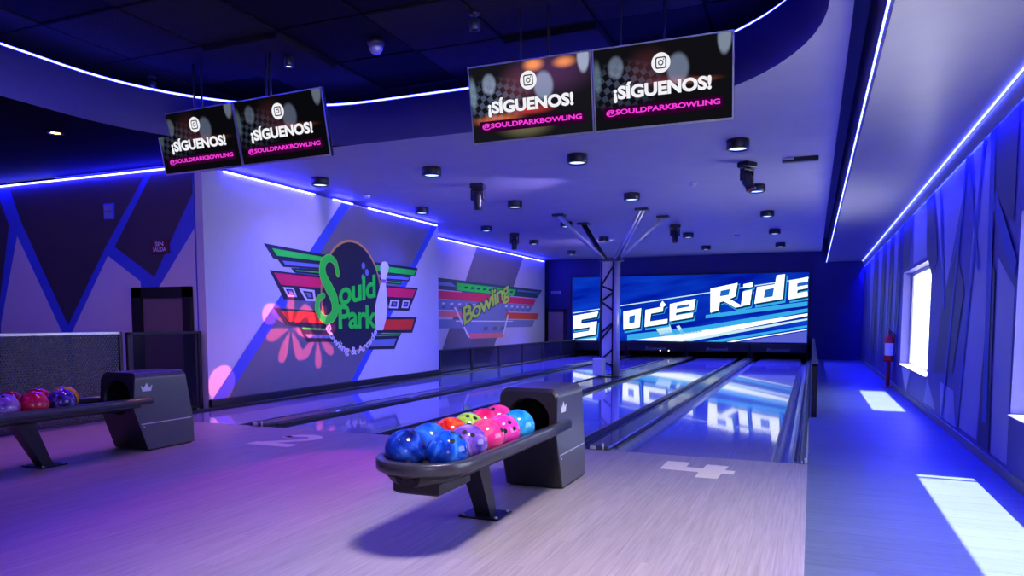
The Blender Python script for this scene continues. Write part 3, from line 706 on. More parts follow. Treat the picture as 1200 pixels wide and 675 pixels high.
# ------------------------------------------------------------------ ball return
def ball_return():
    root = empty('ball_return', (-1.645, 4.30, 0))
    ox, oy = -1.645, 4.30
    W = .195
    def fy(z):      # front profile
        pts = [(0, 4.37), (.36, 4.24), (.60, 4.26), (.66, 4.28)]
        for (a, ya), (b, yb) in zip(pts, pts[1:]):
            if z <= b: return ya + (yb - ya) * (z - a) / (b - a)
        return pts[-1][1]
    def by(z): return 4.80 + (.05 if z < .2 else .05 - .08 * (z - .2) / .45)
    H = .655; r = .055
    sec = [(-W, .012), (-W, .1), (-W, .2), (-W, .3), (-W, .36), (-W, .45), (-W, .53), (-W, H - r)]
    for k in range(1, 7):
        a = PI - PI / 2 * k / 6; sec.append((-W + r + r * math.cos(a), H - r + r * math.sin(a)))
    for k in range(0, 7):
        a = PI / 2 - PI / 2 * k / 6; sec.append((W - r + r * math.cos(a), H - r + r * math.sin(a)))
    sec += [(W, .53), (W, .45), (W, .36), (W, .3), (W, .2), (W, .1), (W, .012)]
    P = lambda x, y, z: (x, y - oy, z)
    m = MB()
    rings = [[P(x, fy(z) + .004, z) for x, z in sec], [P(x, fy(z), z) for x, z in sec], ]
    rings += [[P(x, by(z), z) for x, z in sec]]
    m.loft(rings[1:], cap=False, closed=True)
    m.face(rings[-1])
    m.build('housing', M['side_grey'], root)
    # front panel with a round port
    m = MB()
    inner = [(x * .955, .03 + (z - .03) * .975 if z > .03 else z) for x, z in sec]
    C = (0.0, .45); R = .135; NA = 72
    def hit(poly, a):
        dx, dz = math.cos(a), math.sin(a); best = None
        for (x0, z0), (x1, z1) in zip(poly, poly[1:] + poly[:1]):
            ex, ez = x1 - x0, z1 - z0; den = dx * ez - dz * ex
            if abs(den) < 1e-9: continue
            t = ((x0 - C[0]) * ez - (z0 - C[1]) * ex) / den; u = ((x0 - C[0]) * dz - (z0 - C[1]) * dx) / den
            if t > 0 and -1e-6 <= u <= 1 + 1e-6 and (best is None or t < best): best = t
        return (C[0] + dx * best, C[1] + dz * best)
    angs = [2 * PI * k / NA for k in range(NA)]
    for x, z in ((-W, .012), (W, .012)):
        a = math.atan2(z - C[1], x - C[0]) % (2 * PI); k = min(range(NA), key=lambda q: abs(angs[q] - a)); angs[k] = a
    so_ = [hit(sec, a) for a in angs]; inner = [(x * .955, .03 + (z - .03) * .965 if z > .03 else z) for x, z in so_]
    cp = [(C[0] + R * math.cos(a), C[1] + R * math.sin(a)) for a in angs]
    o1 = [P(x, fy(z), z) for x, z in so_]; i1 = [P(x, fy(z) - .006, z) for x, z in inner]
    mid = [P(C[0] + (x - C[0]) * 1.08, fy(C[1] + (z - C[1]) * 1.08) - .003, C[1] + (z - C[1]) * 1.08) for x, z in cp]
    c1 = [P(x, fy(z) + .012, z) for x, z in cp]
    for a in range(NA):
        b = (a + 1) % NA
        m.face([o1[a], o1[b], i1[b], i1[a]]); m.face([i1[a], i1[b], mid[b], mid[a]]); m.face([mid[a], mid[b], c1[b], c1[a]])
    m.build('front_panel', M['black_plastic'], root)
    m = MB(); c2 = [P(x, 4.62, z) for x, z in cp]
    m.loft([c1, c2], cap=False); m.face(c2); m.build('ball_port', M['void'], root)
    # side seam, screws, crown badge
    for sx in (1, -1):
        m = MB(); xx = sx * W
        m.box(min(xx, xx + sx * .003), max(xx, xx + sx * .003), fy(.23) - oy + .02, by(.23) - oy - .02, .226, .234)
        m.build('seam_strip', M['steel'] if sx > 0 else M['silver'], root)
        m = MB(); Mx = Matrix.Rotation(sx * PI / 2, 4, 'Y')
        m.lathe([(.008, 0), (.008, .004), (.004, .006)], (xx, fy(.205) - oy + .035, .205), 12, Mx); m.build('screw', M['steel'], root)
        m = MB(); yb, zb, s_ = 4.37 - oy, .50, 1.0
        crown = [(-.045, 0), (-.06, .062), (-.028, .034), (-.022, .07), (0, .04), (.0, .04)]
        pts = [(-.042, 0), (-.056, .05), (-.027, .027), (0, .068), (.027, .027), (.056, .05), (.042, 0)]
        m.prism([(yb + u, zb + v) for u, v in pts], lambda a, b: (xx, a, b), lambda a, b: (xx + sx * .0025, a, b))
        m.build('crown_badge', M['paper'], root)
    m = MB(); m.box(-W + .01, W - .01, 4.40 - oy, 4.83 - oy, 0, .014); m.build('plinth', M['black'], root)
    # rack: rim tube in a U shape, tray, support, blower box
    m = MB(); yf = 2.96; hw = .221; path = [(hw, 4.39 - oy, .425), (hw, 4.0 - oy, .425), (hw, 3.4 - oy, .425)]
    for k in range(0, 25):
        a = -PI * k / 24; path.append((hw * math.cos(a), yf - oy + hw * math.sin(a), .425))
    path += [(-hw, 3.4 - oy, .425), (-hw, 4.0 - oy, .425), (-hw, 4.39 - oy, .425)]
    # flattened rim section
    rings = []
    for i, p in enumerate(path):
        p = Vector(p); q = Vector(path[min(i + 1, len(path) - 1)]); o = Vector(path[max(i - 1, 0)])
        t = (q - o).normalized(); nrm = Vector((t.y, -t.x, 0))
        ring = []
        for k in range(12):
            a = 2 * PI * k / 12
            ring.append(tuple(p + nrm * .024 * math.copysign(abs(math.cos(a)) ** .4, math.cos(a)) + Vector((0, 0, .029 * math.copysign(abs(math.sin(a)) ** .4, math.sin(a))))))
        rings.append(ring)
    m.loft(rings, cap=True, smooth=True); m.build('rack_rim', M['gunmetal'], root)
    m = MB()
    secx = [(-.205, .405), (-.17, .385), (-.105, .372), (-.05, .382), (0, .398), (.05, .382), (.105, .372), (.17, .385), (.205, .405)]
    rings = []
    for y in (4.30, 4.0, 3.6, 3.2, 2.96, 2.90, 2.84, 2.79, 2.765):
        f = 1 if y >= 2.96 else max(.12, math.sqrt(max(0, 1 - ((2.96 - y) / .205) ** 2)))
        top_ = [(x * f, y - oy, z) for x, z in secx]
        rings.append(top_ + [(x * f, y - oy, z - .03) for x, z in reversed(secx)])
    m.loft(rings, cap=True, smooth=False); m.build('tray', M['black_plastic'], root)
    m = MB(); m.box(-.012, .012, 2.75 - oy, 4.25 - oy, .39, .41, .004); m.build('divider', M['gunmetal'], root)
    def pan(k, z, y1):
        out = [(hw * k, y1 - oy, z)]
        for q in range(0, 17):
            a = -PI * q / 16; out.append((hw * k * math.cos(a), yf - oy + hw * k * math.sin(a), z))
        return out + [(-hw * k, y1 - oy, z)]
    m = MB(); m.loft([pan(.52, .335, 3.20), pan(.80, .358, 3.28), pan(.95, .398, 3.32)], cap=True); m.build('tray_underside', M['black_plastic'], root)
    m = MB(); m.loft([[(-.10, 2.86 - oy, .285), (.10, 2.86 - oy, .285), (.10, 3.14 - oy, .285), (-.10, 3.14 - oy, .285)], [(-.12, 2.84 - oy, .30), (.12, 2.84 - oy, .30), (.12, 3.16 - oy, .30), (-.12, 3.16 - oy, .30)], [(-.12, 2.84 - oy, .345), (.12, 2.84 - oy, .345), (.12, 3.16 - oy, .345), (-.12, 3.16 - oy, .345)]]); m.build('blower_box', M['black_plastic'], root)
    m = MB(); b0, b1 = 3.60 - oy, 3.42 - oy
    m.loft([[(-.045, b0 - .03, .008), (.045, b0 - .03, .008), (.045, b0 + .05, .008), (-.045, b0 + .05, .008)], [(-.055, b1 - .06, .385), (.055, b1 - .06, .385), (.055, b1 + .08, .385), (-.055, b1 + .08, .385)]])
    m.build('support_post', M['black_plastic'], root)
    m = MB(); m.box(-.13, .11, 3.52 - oy, 3.72 - oy, 0, .01, .003); fp = m.build('foot_plate', M['black'], root)
    m = MB()
    for x, y in ((-.11, 3.54), (.09, 3.54), (.09, 3.70), (-.11, 3.70)): m.lathe([(.01, 0), (.01, .006), (.005, .009)], (x, y - oy, .01), 8)
    m.build('bolts', M['steel'], fp)
    return root
br = ball_return()
tag(br, 'black and grey ball return holding a full rack of coloured balls', 'ball return', 'ball returns')
br2 = copy_tree(br); br2.location = (-5.27, 4.30, 0)
br2['label'] = 'black ball return beside the numeral 2, its rack running out of the picture'

# balls
BR = .0985
def ball(x, y, label, mt, holes=False, rot=(0, 0, 0), z=.372 + .0985 + .006, grp='balls on the central rack'):
    root = empty('bowling_ball', (x, y, z)); root.rotation_euler = rot; tag(root, label, 'bowling ball', grp)
    m = MB(); m.sphere((0, 0, 0), BR, 40, 22); m.build('shell', mt, root)
    m = MB()
    for u, v, r in ((-.02, .02, .0125), (.022, .02, .0125), (0, -.035, .014)):
        w = math.sqrt(BR * BR - u * u - v * v); d = Vector((u, v, w)).normalized()
        q = d.to_track_quat('Z', 'Y').to_matrix().to_4x4()
        m.lathe([(r, -.004), (r, .0012), (r * .8, .0014), (0.001, .0014)], tuple(d * (BR - .0012)), 14, q)
    m.build('finger_holes', M['void'], root)
    return root
XR, XL = -1.545, -1.745
B = lambda *a, **k: ball_mat(*a, **k)
ball(XR, 2.96, 'bright blue marbled ball, front ball of the near row on the central rack', B('ball_bright_blue', (.005, .03, .32), (.01, .12, .65), (.12, .42, .95)), rot=(.4, .5, .3))
ball(XR, 3.175, 'violet and lilac swirled ball behind the bright blue ball', B('ball_violet', (.05, .02, .30), (.22, .10, .5), (.55, .40, .75)), rot=(1.0, .3, .2))
ball(XR, 3.39, 'coral pink ball between the violet ball and the hot pink ball', B('ball_coral', (.80, .03, .22), (.9, .10, .2), (1.0, .45, .22), p=.58), rot=(.2, 1.0, .7))
ball(XR, 3.605, 'hot pink ball in front of the cyan ball', B('ball_hot_pink', (.85, .02, .36), (.95, .05, .42), (1.0, .2, .5)), rot=(.9, .9, .3))
ball(XR, 3.83, 'cyan blue ball nearest the housing port', B('ball_cyan', (.01, .22, .6), (.02, .38, .72), (.08, .55, .85)), rot=(.3, -.6, .1))
ball(XL, 2.92, 'dark blue ball with black swirls, at the rack tip in the far row', B('ball_dark_blue', (.004, .008, .10), (.01, .05, .42), (.06, .2, .75)), rot=(-.5, .5, 0))
ball(XL, 3.15, 'royal blue ball behind the dark blue swirled ball', B('ball_royal', (.01, .07, .5), (.02, .16, .75), (.05, .28, .9)), rot=(.2, -.9, .3))
ball(XL, 3.38, 'red orange speckled ball in the far row', B('ball_red_orange', (.55, .01, .01), (.85, .04, .02), (1.0, .25, .05), scale=14), rot=(-.9, 0, 0))
ball(XL, 3.59, 'lime green ball with dark finger holes', B('ball_lime', (.25, .55, .05), (.4, .7, .08), (.6, .8, .2), scale=14), rot=(.75, .25, .4))
ball(XL, 3.80, 'raspberry pink ball behind the lime green ball', B('ball_raspberry', (.75, .01, .12), (.9, .04, .2), (1.0, .1, .3)), rot=(-.4, .4, 0))
ball(XL, 4.01, 'rose pink ball at the end of the far row, against the port', B('ball_rose', (.85, .02, .25), (.95, .06, .34), (1.0, .2, .45)), rot=(.9, -.4, 0))
XR2, XL2 = XR - 3.625, XL - 3.625
G2 = 'balls on the side rack'
ball(XR2, 3.28, 'lilac swirled ball cut by the picture edge, on the side rack', B('ball_lilac', (.16, .04, .3), (.35, .18, .5), (.6, .45, .7)), rot=(.5, .2, 0), grp=G2)
ball(XR2, 3.49, 'bright red ball in the near row of the side rack', B('ball_red', (.55, .005, .03), (.75, .01, .05), (.85, .06, .1)), rot=(.4, -.4, .2), grp=G2)
ball(XR2, 3.70, 'indigo ball with violet swirls, in front of the orange ball', B('ball_indigo', (.02, .01, .12), (.08, .03, .3), (.4, .3, .6)), rot=(1.2, .3, .4), grp=G2)
ball(XL2, 3.45, 'dark crimson ball behind the lilac ball', B('ball_crimson', (.22, .005, .03), (.4, .01, .08), (.5, .05, .15)), rot=(.2, 0, 0), grp=G2)
ball(XL2, 3.66, 'scarlet ball behind the bright red ball', B('ball_scarlet', (.4, .005, .02), (.6, .01, .05), (.7, .05, .1)), rot=(-.8, .3, 0), grp=G2)
ball(XL2, 3.87, 'orange yellow ball peeking out behind the indigo ball', B('ball_orange', (.75, .25, .01), (.9, .4, .02), (1.0, .55, .1)), rot=(-.3, .2, .2), grp=G2)

# ------------------------------------------------------------------ hanging televisions
def display_mat(name, gain, warm):
    m = bpy.data.materials.new(name); m.use_nodes = True
    nt = m.node_tree; nt.nodes.clear(); L = nt.links.new
    tc = N(nt, 'ShaderNodeTexCoord'); sp = N(nt, 'ShaderNodeSeparateXYZ'); L(tc.outputs['Object'], sp.inputs[0])
    X, Z = sp.outputs[0], sp.outputs[2]
    acc = None
    def add(fac, colr):
        nonlocal acc
        v = N(nt, 'ShaderNodeVectorMath', operation='SCALE'); v.inputs[0].default_value = colr; L(fac, v.inputs[3])
        if acc is None: acc = v.outputs[0]
        else:
            a = N(nt, 'ShaderNodeVectorMath', operation='ADD'); L(acc, a.inputs[0]); L(v.outputs[0], a.inputs[1]); acc = a.outputs[0]
    def blob(x, z, rx, rz, colr, soft=.5):
        dx = math_node(nt, 'DIVIDE', math_node(nt, 'SUBTRACT', X, x), rx); dz = math_node(nt, 'DIVIDE', math_node(nt, 'SUBTRACT', Z, z), rz)
        d = math_node(nt, 'SQRT', math_node(nt, 'ADD', math_node(nt, 'MULTIPLY', dx, dx), math_node(nt, 'MULTIPLY', dz, dz)))
        mr = N(nt, 'ShaderNodeMapRange', interpolation_type='SMOOTHSTEP'); L(d, mr.inputs[0]); mr.inputs[1].default_value = 1; mr.inputs[2].default_value = 1 - soft; mr.inputs[3].default_value = 0; mr.inputs[4].default_value = 1
        add(mr.outputs[0], colr); return mr.outputs[0]
    blob(.13, .10, .10, .13, (.16, .20, .30), .35); blob(-.36, .16, .075, .10, (.14, .17, .24), .4); blob(.48, .28, .06, .14, (.25, .3, .4), .35); blob(-.52, .1, .05, .16, (.1, .16, .2), .6)
    blob(-.1, .12, .24, .2, (.05, .012, .014), .8)
    if warm:
        blob(.05, .27, .12, .07, (.8, .25, .05), .9); blob(.32, .26, .13, .06, (.7, .22, .03), .9); blob(-.3, -.13, .3, .06, (.45, .10, .02), .9); blob(-.05, -.22, .3, .1, (.10, .09, .04), .9); blob(0, -.08, .28, .05, (.35, .02, .02), .9)
        blob(.2, .2, .5, .25, (.05, .015, .06), .9)
    else:
        blob(.22, .0, .3, .035, (.22, .05, .02), .9); blob(.05, .02, .25, .05, (.12, .02, .03), .9)
    ck = N(nt, 'ShaderNodeTexChecker'); ck.inputs['Scale'].default_value = 22; ck.inputs[1].default_value = (1, 1, 1, 1); ck.inputs[2].default_value = (0, 0, 0, 1)
    mp = N(nt, 'ShaderNodeMapping'); mp.inputs['Rotation'].default_value = (0, .5, 0); mp.inputs['Scale'].default_value = (1, 0, 1); L(tc.outputs['Object'], mp.inputs[0]); L(mp.outputs[0], ck.inputs[0])
    dx = math_node(nt, 'DIVIDE', math_node(nt, 'ADD', X, .32), .36); dz = math_node(nt, 'DIVIDE', math_node(nt, 'SUBTRACT', Z, .02), .2)
    d = math_node(nt, 'ADD', math_node(nt, 'MULTIPLY', dx, dx), math_node(nt, 'MULTIPLY', dz, dz))
    msk = math_node(nt, 'SUBTRACT', 1, d, clamp=True)
    add(math_node(nt, 'MULTIPLY', msk, ck.outputs[1]), (.05, .065, .12))
    a = N(nt, 'ShaderNodeVectorMath', operation='ADD'); L(acc, a.inputs[0]); a.inputs[1].default_value = (.006, .006, .009)
    e = N(nt, 'ShaderNodeEmission'); L(a.outputs[0], e.inputs[0]); e.inputs[1].default_value = gain
    o = N(nt, 'ShaderNodeOutputMaterial'); L(e.outputs[0], o.inputs[0]); return m
M['disp_warm'] = display_mat('display_picture_warm', 1.25, True)
M['disp_dark'] = display_mat('display_picture_dark', .8, False)
M['disp_dim'] = display_mat('display_picture_dim', .45, False)
def television(c, yaw, tilt, w, h, disp, label, poles):
    root = bpy.data.objects.new('television', None); col.objects.link(root); root.empty_display_size = .1
    root.location = c; root.rotation_euler = (tilt, 0, yaw)
    tag(root, label, 'television', 'televisions hanging over the foul line')
    Mi = (Matrix.Translation(c) @ Matrix.Rotation(yaw, 4, 'Z') @ Matrix.Rotation(tilt, 4, 'X')).inverted()
    a, b = w / 2, h / 2
    m = MB(); m.box(-a, a, .0, .045, -b, b, .008); m.box(-a * .6, a * .6, .045, .08, -b * .6, b * .5, .01); m.build('cabinet', M['black_plastic'], root)
    m = MB(); t = .012
    m.box(-a, a, -.006, .0, -b, -b + t * 1.5); m.box(-a, a, -.006, .0, b - t, b); m.box(-a, -a + t, -.006, 0, -b + t * 1.5, b - t); m.box(a - t, a, -.006, 0, -b + t * 1.5, b - t); m.build('bezel', M['steel'], root)
    m = MB(); m.box(-a + t, a - t, -.004, -.001, -b + t * 1.5, b - t); sc = m.build('screen', disp, root)
    F = lambda d: (lambda u, v: (u, -.004 - d, v))
    k = w / 1.1
    m = MB(); add_text(m, '¡SÍGUENOS!', F(.002), box=(-.385 * k, .385 * k, -.105, .045), offset=.045); m.build('caption', M['scr_white'], sc, weld=False)
    m = MB(); m.mi = 1; m.box(-.47 * k, .47 * k, -.0055, -.0045, -.225, -.135)
    m.mi = 0; add_text(m, '@SOULDPARKBOWLING', F(.0025), box=(-.45 * k, .45 * k, -.206, -.152), offset=.035); m.build('account_caption', [M['scr_magenta'], M['scr_plum']], sc, weld=False)
    m = MB(); cz = .155
    disc = lambda r, n=32: [(r * math.cos(2 * PI * i / n), cz + r * math.sin(2 * PI * i / n)) for i in range(n)]
    def rr(s, r):
        out = []
        for q in range(4):
            for i in range(6):
                an = q * PI / 2 + PI / 2 * i / 5; sx = 1 if q in (0, 3) else -1; sz = 1 if q in (0, 1) else -1
                out.append((sx * (s - r) + r * math.cos(an), cz + sz * (s - r) + r * math.sin(an)))
        return out
    m.mi = 0; m.poly(disc(.074), F(.002)); m.mi = 1; m.poly(rr(.043, .015), F(.003)); m.mi = 0; m.poly(rr(.034, .011), F(.004)); m.mi = 1; m.poly(disc(.021), F(.005)); m.mi = 0; m.poly(disc(.013), F(.006))
    m.mi = 1; m.poly([(.023 + .005 * math.cos(2 * PI * i / 10), cz + .023 + .005 * math.sin(2 * PI * i / 10)) for i in range(10)], F(.005))
    m.build('logo', [M['scr_white'], M['scr_black']], sc, weld=False)
    for px in poles:
        wp = Vector((c[0] + px, c[1] + .07, 0)); m = MB()
        m.tube([Mi @ Vector((wp.x, wp.y, UZ - .03)), Mi @ Vector((wp.x, wp.y, c[2] + .05))], .011, 8)
        m.build('mount_pole', M['silver'], root)
cR = Vector((-1.71, 5.88, 2.94)); cL = Vector((-5.32, 5.77, 2.92))
for s_, disp, lab, pl in ((-1, 'disp_warm', 'hanging screen with brighter orange lights, left one of the central pair', (-.11, .14)), (1, 'disp_dark', 'hanging screen nearest the soffit, right one of the central pair', (-.35, .0))):
    television(cR + Vector((math.cos(.01), math.sin(.01), 0)) * s_ * .553, .01, .2, 1.1, .64, M[disp], lab, pl)
for s_, disp, lab, pl in ((-1, 'disp_dim', 'dim hanging screen over the lobby side, left one of its pair', (-.1, .0)), (1, 'disp_dim', 'hanging screen in front of the emblem wall corner, right one of its pair', (-.22, -.17))):
    television(cL + Vector((math.cos(-.05), math.sin(-.05), 0)) * s_ * .553, -.05, .2, 1.1, .61, M[disp], lab, pl)

# ------------------------------------------------------------------ video wall and pit front
def screen_mat():
    m = bpy.data.materials.new('video_wall_blue'); m.use_nodes = True
    nt = m.node_tree; nt.nodes.clear(); L = nt.links.new
    tc = N(nt, 'ShaderNodeTexCoord'); sp = N(nt, 'ShaderNodeSeparateXYZ'); L(tc.outputs['Object'], sp.inputs[0])
    v = math_node(nt, 'SUBTRACT', sp.outputs[2], math_node(nt, 'MULTIPLY', sp.outputs[0], .14))
    nz = N(nt, 'ShaderNodeTexNoise'); cv = N(nt, 'ShaderNodeCombineXYZ'); L(math_node(nt, 'MULTIPLY', sp.outputs[0], .35), cv.inputs[0]); L(math_node(nt, 'MULTIPLY', v, 2.2), cv.inputs[2]); L(cv.outputs[0], nz.inputs['Vector']); nz.inputs['Scale'].default_value = 1.3; nz.inputs['Detail'].default_value = 2
    r = N(nt, 'ShaderNodeValToRGB'); e = r.color_ramp.elements
    e[0].position = .35; e[0].color = (.0, .008, .34, 1); e[1].position = .75; e[1].color = (.004, .055, .66, 1)
    L(nz.outputs[0], r.inputs[0])
    em = N(nt, 'ShaderNodeEmission'); L(r.outputs[0], em.inputs[0]); em.inputs[1].default_value = 1.0
    o = N(nt, 'ShaderNodeOutputMaterial'); L(em.outputs[0], o.inputs[0]); return m
SY = 21.93
root = empty('video_wall', (-3.55, BACK, .46)); tag(root, 'wide glowing blue screen reading Space Ride across the far wall', 'screen')
rel = lambda y: (lambda x, z: (x + 3.55, y - BACK, z - .46))
m = MB(); m.box(-7.06 + 3.55, -.06 + 3.55, SY + .012 - BACK, -.002, -.03, 2.02); m.build('casing', M['black'], root)
m = MB(); m.box(-7.0 + 3.55, -.12 + 3.55, SY - BACK, SY + .012 - BACK, .0, 1.97); sc = m.build('picture', screen_mat(), root)
SW = {'S': [(-6.96, 1.24), (-6.15, 1.37), (-6.2, 1.2), (-6.69, 1.12), (-6.71, 0.99), (-6.19, 1.07), (-6.23, 0.67), (-6.95, 0.54), (-6.96, 0.69), (-6.44, 0.77), (-6.42, 0.89), (-6.96, 0.81)],
      'p': [(-6.05, 1.38), (-5.5, 1.47), (-5.54, 0.94), (-5.87, 0.88), (-5.88, 0.68), (-6.05, 0.66)],
      'a': [(-5.36, 1.36), (-4.81, 1.46), (-4.85, 0.89), (-5.35, 0.81)],
      'c': [(-4.68, 1.41), (-4.14, 1.51), (-4.16, 1.36), (-4.51, 1.3), (-4.54, 1.06), (-4.01, 1.14), (-4.02, 1.0), (-4.7, 0.9)],
      'accent': [(-4.26, 1.54), (-4.17, 1.68), (-4.06, 1.55), (-4.16, 1.49)],
      'e': [(-3.95, 1.58), (-3.2, 1.73), (-3.24, 1.41), (-3.76, 1.32), (-3.77, 1.24), (-3.26, 1.32), (-3.28, 1.18), (-3.95, 1.07)],
      'R': [(-2.78, 2.02), (-2.02, 2.17), (-2.08, 1.78), (-2.24, 1.71), (-1.86, 1.5), (-2.07, 1.46), (-2.4, 1.65), (-2.51, 1.62), (-2.53, 1.38), (-2.77, 1.32)],
      'i': [(-1.87, 1.92), (-1.62, 1.97), (-1.67, 1.54), (-1.92, 1.5)], 'i_dot': [(-1.86, 2.13), (-1.6, 2.18), (-1.61, 2.05), (-1.87, 2.01)],
      'd': [(-0.97, 2.36), (-0.75, 2.39), (-0.79, 1.7), (-1.55, 1.57), (-1.49, 2.04), (-1.01, 2.11)],
      'e2': [(-0.63, 2.2), (-0.15, 2.3), (-0.15, 1.99), (-0.41, 1.94), (-0.42, 1.85), (-0.15, 1.9), (-0.14, 1.76), (-0.64, 1.68)]}
HO = {'p': [(-5.87, 1.28), (-5.68, 1.31), (-5.70, 1.05), (-5.87, 1.02)], 'a': [(-5.17, 1.22), (-4.99, 1.26), (-5.01, 1.03), (-5.18, 1.0)], 'e': [(-3.74, 1.52), (-3.37, 1.58), (-3.38, 1.5), (-3.75, 1.43)],
      'R': [(-2.49, 1.95), (-2.23, 2.0), (-2.26, 1.83), (-2.51, 1.79)], 'd': [(-1.27, 1.96), (-1.03, 2.01), (-1.06, 1.77), (-1.3, 1.73)], 'e2': [(-0.42, 2.13), (-0.15, 2.17), (-0.15, 2.08), (-0.43, 2.03)]}
SWO = [([(-6.98, 1.34), (-0.13, 2.29), (-0.13, 2.26), (-6.98, 1.31)], 4), ([(-5.23, 0.66), (-3.06, 0.92), (-0.13, 1.43), (-0.13, 1.33), (-3.06, 0.74), (-5.23, 0.47)], 3), ([(-5.0, 0.49), (-3.0, .80), (-0.13, 1.29), (-0.13, 1.22), (-3.0, .62), (-3.55, 0.47)], 0),
       ([(-3.9, .48), (-0.13, 1.15), (-0.13, 1.10), (-3.3, .48)], 4), ([(-2.9, 0.47), (-0.13, 0.96), (-0.13, 0.90), (-2.4, 0.47)], 3), ([(-2.3, 0.47), (-0.13, 0.85), (-0.13, 0.83), (-2.1, 0.47)], 0), ([(-1.9, .47), (-.13, .80), (-.13, .47)], 5),
       ([(-4.39, 0.88), (-3.94, 0.98), (-3.84, 0.69), (-4.22, 0.66)], 4), ([(-3.75, 0.92), (-3.66, 0.95), (-3.49, 0.69), (-3.59, 0.66)], 4), ([(-6.98, .52), (-6.2, .64), (-6.2, .47), (-6.98, .47)], 4)]
m = MB()
m.mi = 3; m.poly([(-2.9, 1.25), (-2.0, 1.38), (-.14, 1.62), (-.14, 1.5), (-2.9, 1.15)], rel(SY - .002))
for p, c in SWO: m.mi = c; m.poly(p, rel(SY - .003))
for k, p in SW.items():
    cx = sum(a for a, b in p) / len(p); cz = sum(b for a, b in p) / len(p)
    m.mi = 3; m.poly([(min(-.125, cx + (a - cx) * 1.06 + .05), max(.47, cz + (b - cz) * 1.1 - .075)) for a, b in p], rel(SY - .004))
for k, p in SW.items():
    m.mi = 1; m.poly([(min(-.125, a + .045), b - .05) for a, b in p], rel(SY - .005))
for k, p in SW.items(): m.mi = 0; m.poly(p, rel(SY - .006))
for k, p in HO.items(): m.mi = 2; m.poly(p, rel(SY - .007))
m.build('title_graphic', [emis('title_white', (.93, 1.0, .95), 1.35), emis('title_shadow_teal', (.0, .045, .16), 1), emis('title_gap_blue', (.01, .14, .6), 1), emis('title_cyan', (.04, .42, .85), 1), emis('title_pale', (.55, .8, .9), 1.1), emis('title_violet', (.10, .12, .65), 1)], sc, weld=False)

# pit fronts: a hood bar per lane with dividers
lab = ['black pit hood over the lane nearest the emblem wall', 'black pit hood over the numeral 2 lane', 'black pit hood over the lane left of the central housing', 'black pit hood over the numeral 4 lane']
for (a, b), lb, txt in zip(((-7.02, -5.25), (-5.23, -3.46), (-3.44, -1.65), (-1.63, -.1)), lab, (0, 1, 1, 1)):
    w = (b - a) / 2
    root = empty('pit_hood', ((a + b) / 2, BACK, .0)); tag(root, lb, 'pit hood', 'pit hoods under the video wall')
    m = MB(); m.box(-w, w, -.12, .0, .17, .43, .01); m.build('hood', M['black_plastic'], root)
    for sx in (-1, 1):
        m = MB(); m.box(sx * (w - .03) - .03, sx * (w - .03) + .03, -.1, 0, .035, .17); m.build('side_post', M['black'], root)
    if txt:
        m = MB(); add_text(m, 'Brunswick', lambda u, v: (u, -.1215, v), box=(-.32, .32, .215, .30), offset=.01, shear=.3); m.build('lettering', M['wall_mid'], root, weld=False)
for k, x in enumerate((-4.2, -3.95)):
    m = MB(); m.sphere((0, 0, 0), .018, 12, 8); o = m.build('indicator_lamp', emis('indicator_white', (.8, .8, 1), 4)); o.location = (x, BACK - .137, .19)
    tag(o, 'tiny white lamp on the pit hood, %s of two' % ('left' if k == 0 else 'right'), 'lamp', 'indicator lamps on the pit hoods')

# ------------------------------------------------------------------ column
root = empty('truss_column', (-3.5, 13.3, .0305)); tag(root, 'steel column with zigzag lattice and four spread struts between the lanes', 'column', kind='thing')
m = MB(); m.box(-.165, .055, .0, .05, .24, 2.14); m.build('pale_panel', M['wall_white'], root)
m = MB(); m.tube([(-.18, .0, .02), (-.18, 0, 2.16)], .022, 10); m.build('chord', M['black'], root)
m = MB()
zz = [(-.17, 2.0 - .1), (.06, 2.12), None]
for a, b in (((-.165, 1.72), (.06, 2.08)), ((-.165, 1.42), (.06, 1.58)), ((-.165, 1.40), (.06, 1.24)), ((-.165, .83), (.06, 1.02)), ((-.165, .70), (.06, .98)), ((-.165, .32), (.06, .52)), ((-.165, .30), (.06, .20)), ((-.165, 1.70), (.06, 1.60))):
    m.tube([(a[0], -.02, a[1]), (b[0], -.02, b[1])], .018, 8)
m.build('lattice', M['ink'], root)
m = MB(); m.tube([(.125, -.02, .0), (.125, -.02, 2.16)], .062, 20); m.build('pipe', M['steel'], root)
m = MB(); m.tube([(.05, .0, .02), (.05, 0, 2.16)], .02, 10); m.build('chord', M['black'], root)
m = MB(); m.box(-.27, -.07, -.22, -.02, .03, .36, .012); m.build('junction_box', M['white_plastic'], root)
m = MB(); m.box(-.2, .22, -.12, .14, 2.15, 2.20, .01); m.build('head_plate', M['gunmetal'], root)
m = MB(); m.box(-.2, .2, -.14, .16, 0.0, .02, .005); m.build('base_plate', M['gunmetal'], root)
for k, (x, y) in enumerate(((-4.29, 12.62), (-2.75, 12.49), (-2.59, 13.55), (-4.22, 13.91))):
    a = Vector((.12 if x > -3.5 else -.12, (.06 if y > 13.3 else -.06), 2.18)); b = Vector((x + 3.5, y - 13.3, CZ - .03 - .0305))
    t = (b - a).normalized(); sd = t.cross(Vector((0, 0, 1))).normalized()
    m = MB(); m.tube([a + sd * .032, b + sd * .032], .03, 12); m.tube([a - sd * .032, b - sd * .032], .03, 12)
    st = m.build('strut', M['steel'] if k != 3 else M['gunmetal'], root)
    m = MB(); m.box(b.x - .11, b.x + .11, b.y - .09, b.y + .09, CZ - .0755, CZ - .032, .006); m.build('end_plate', M['gunmetal'], st)

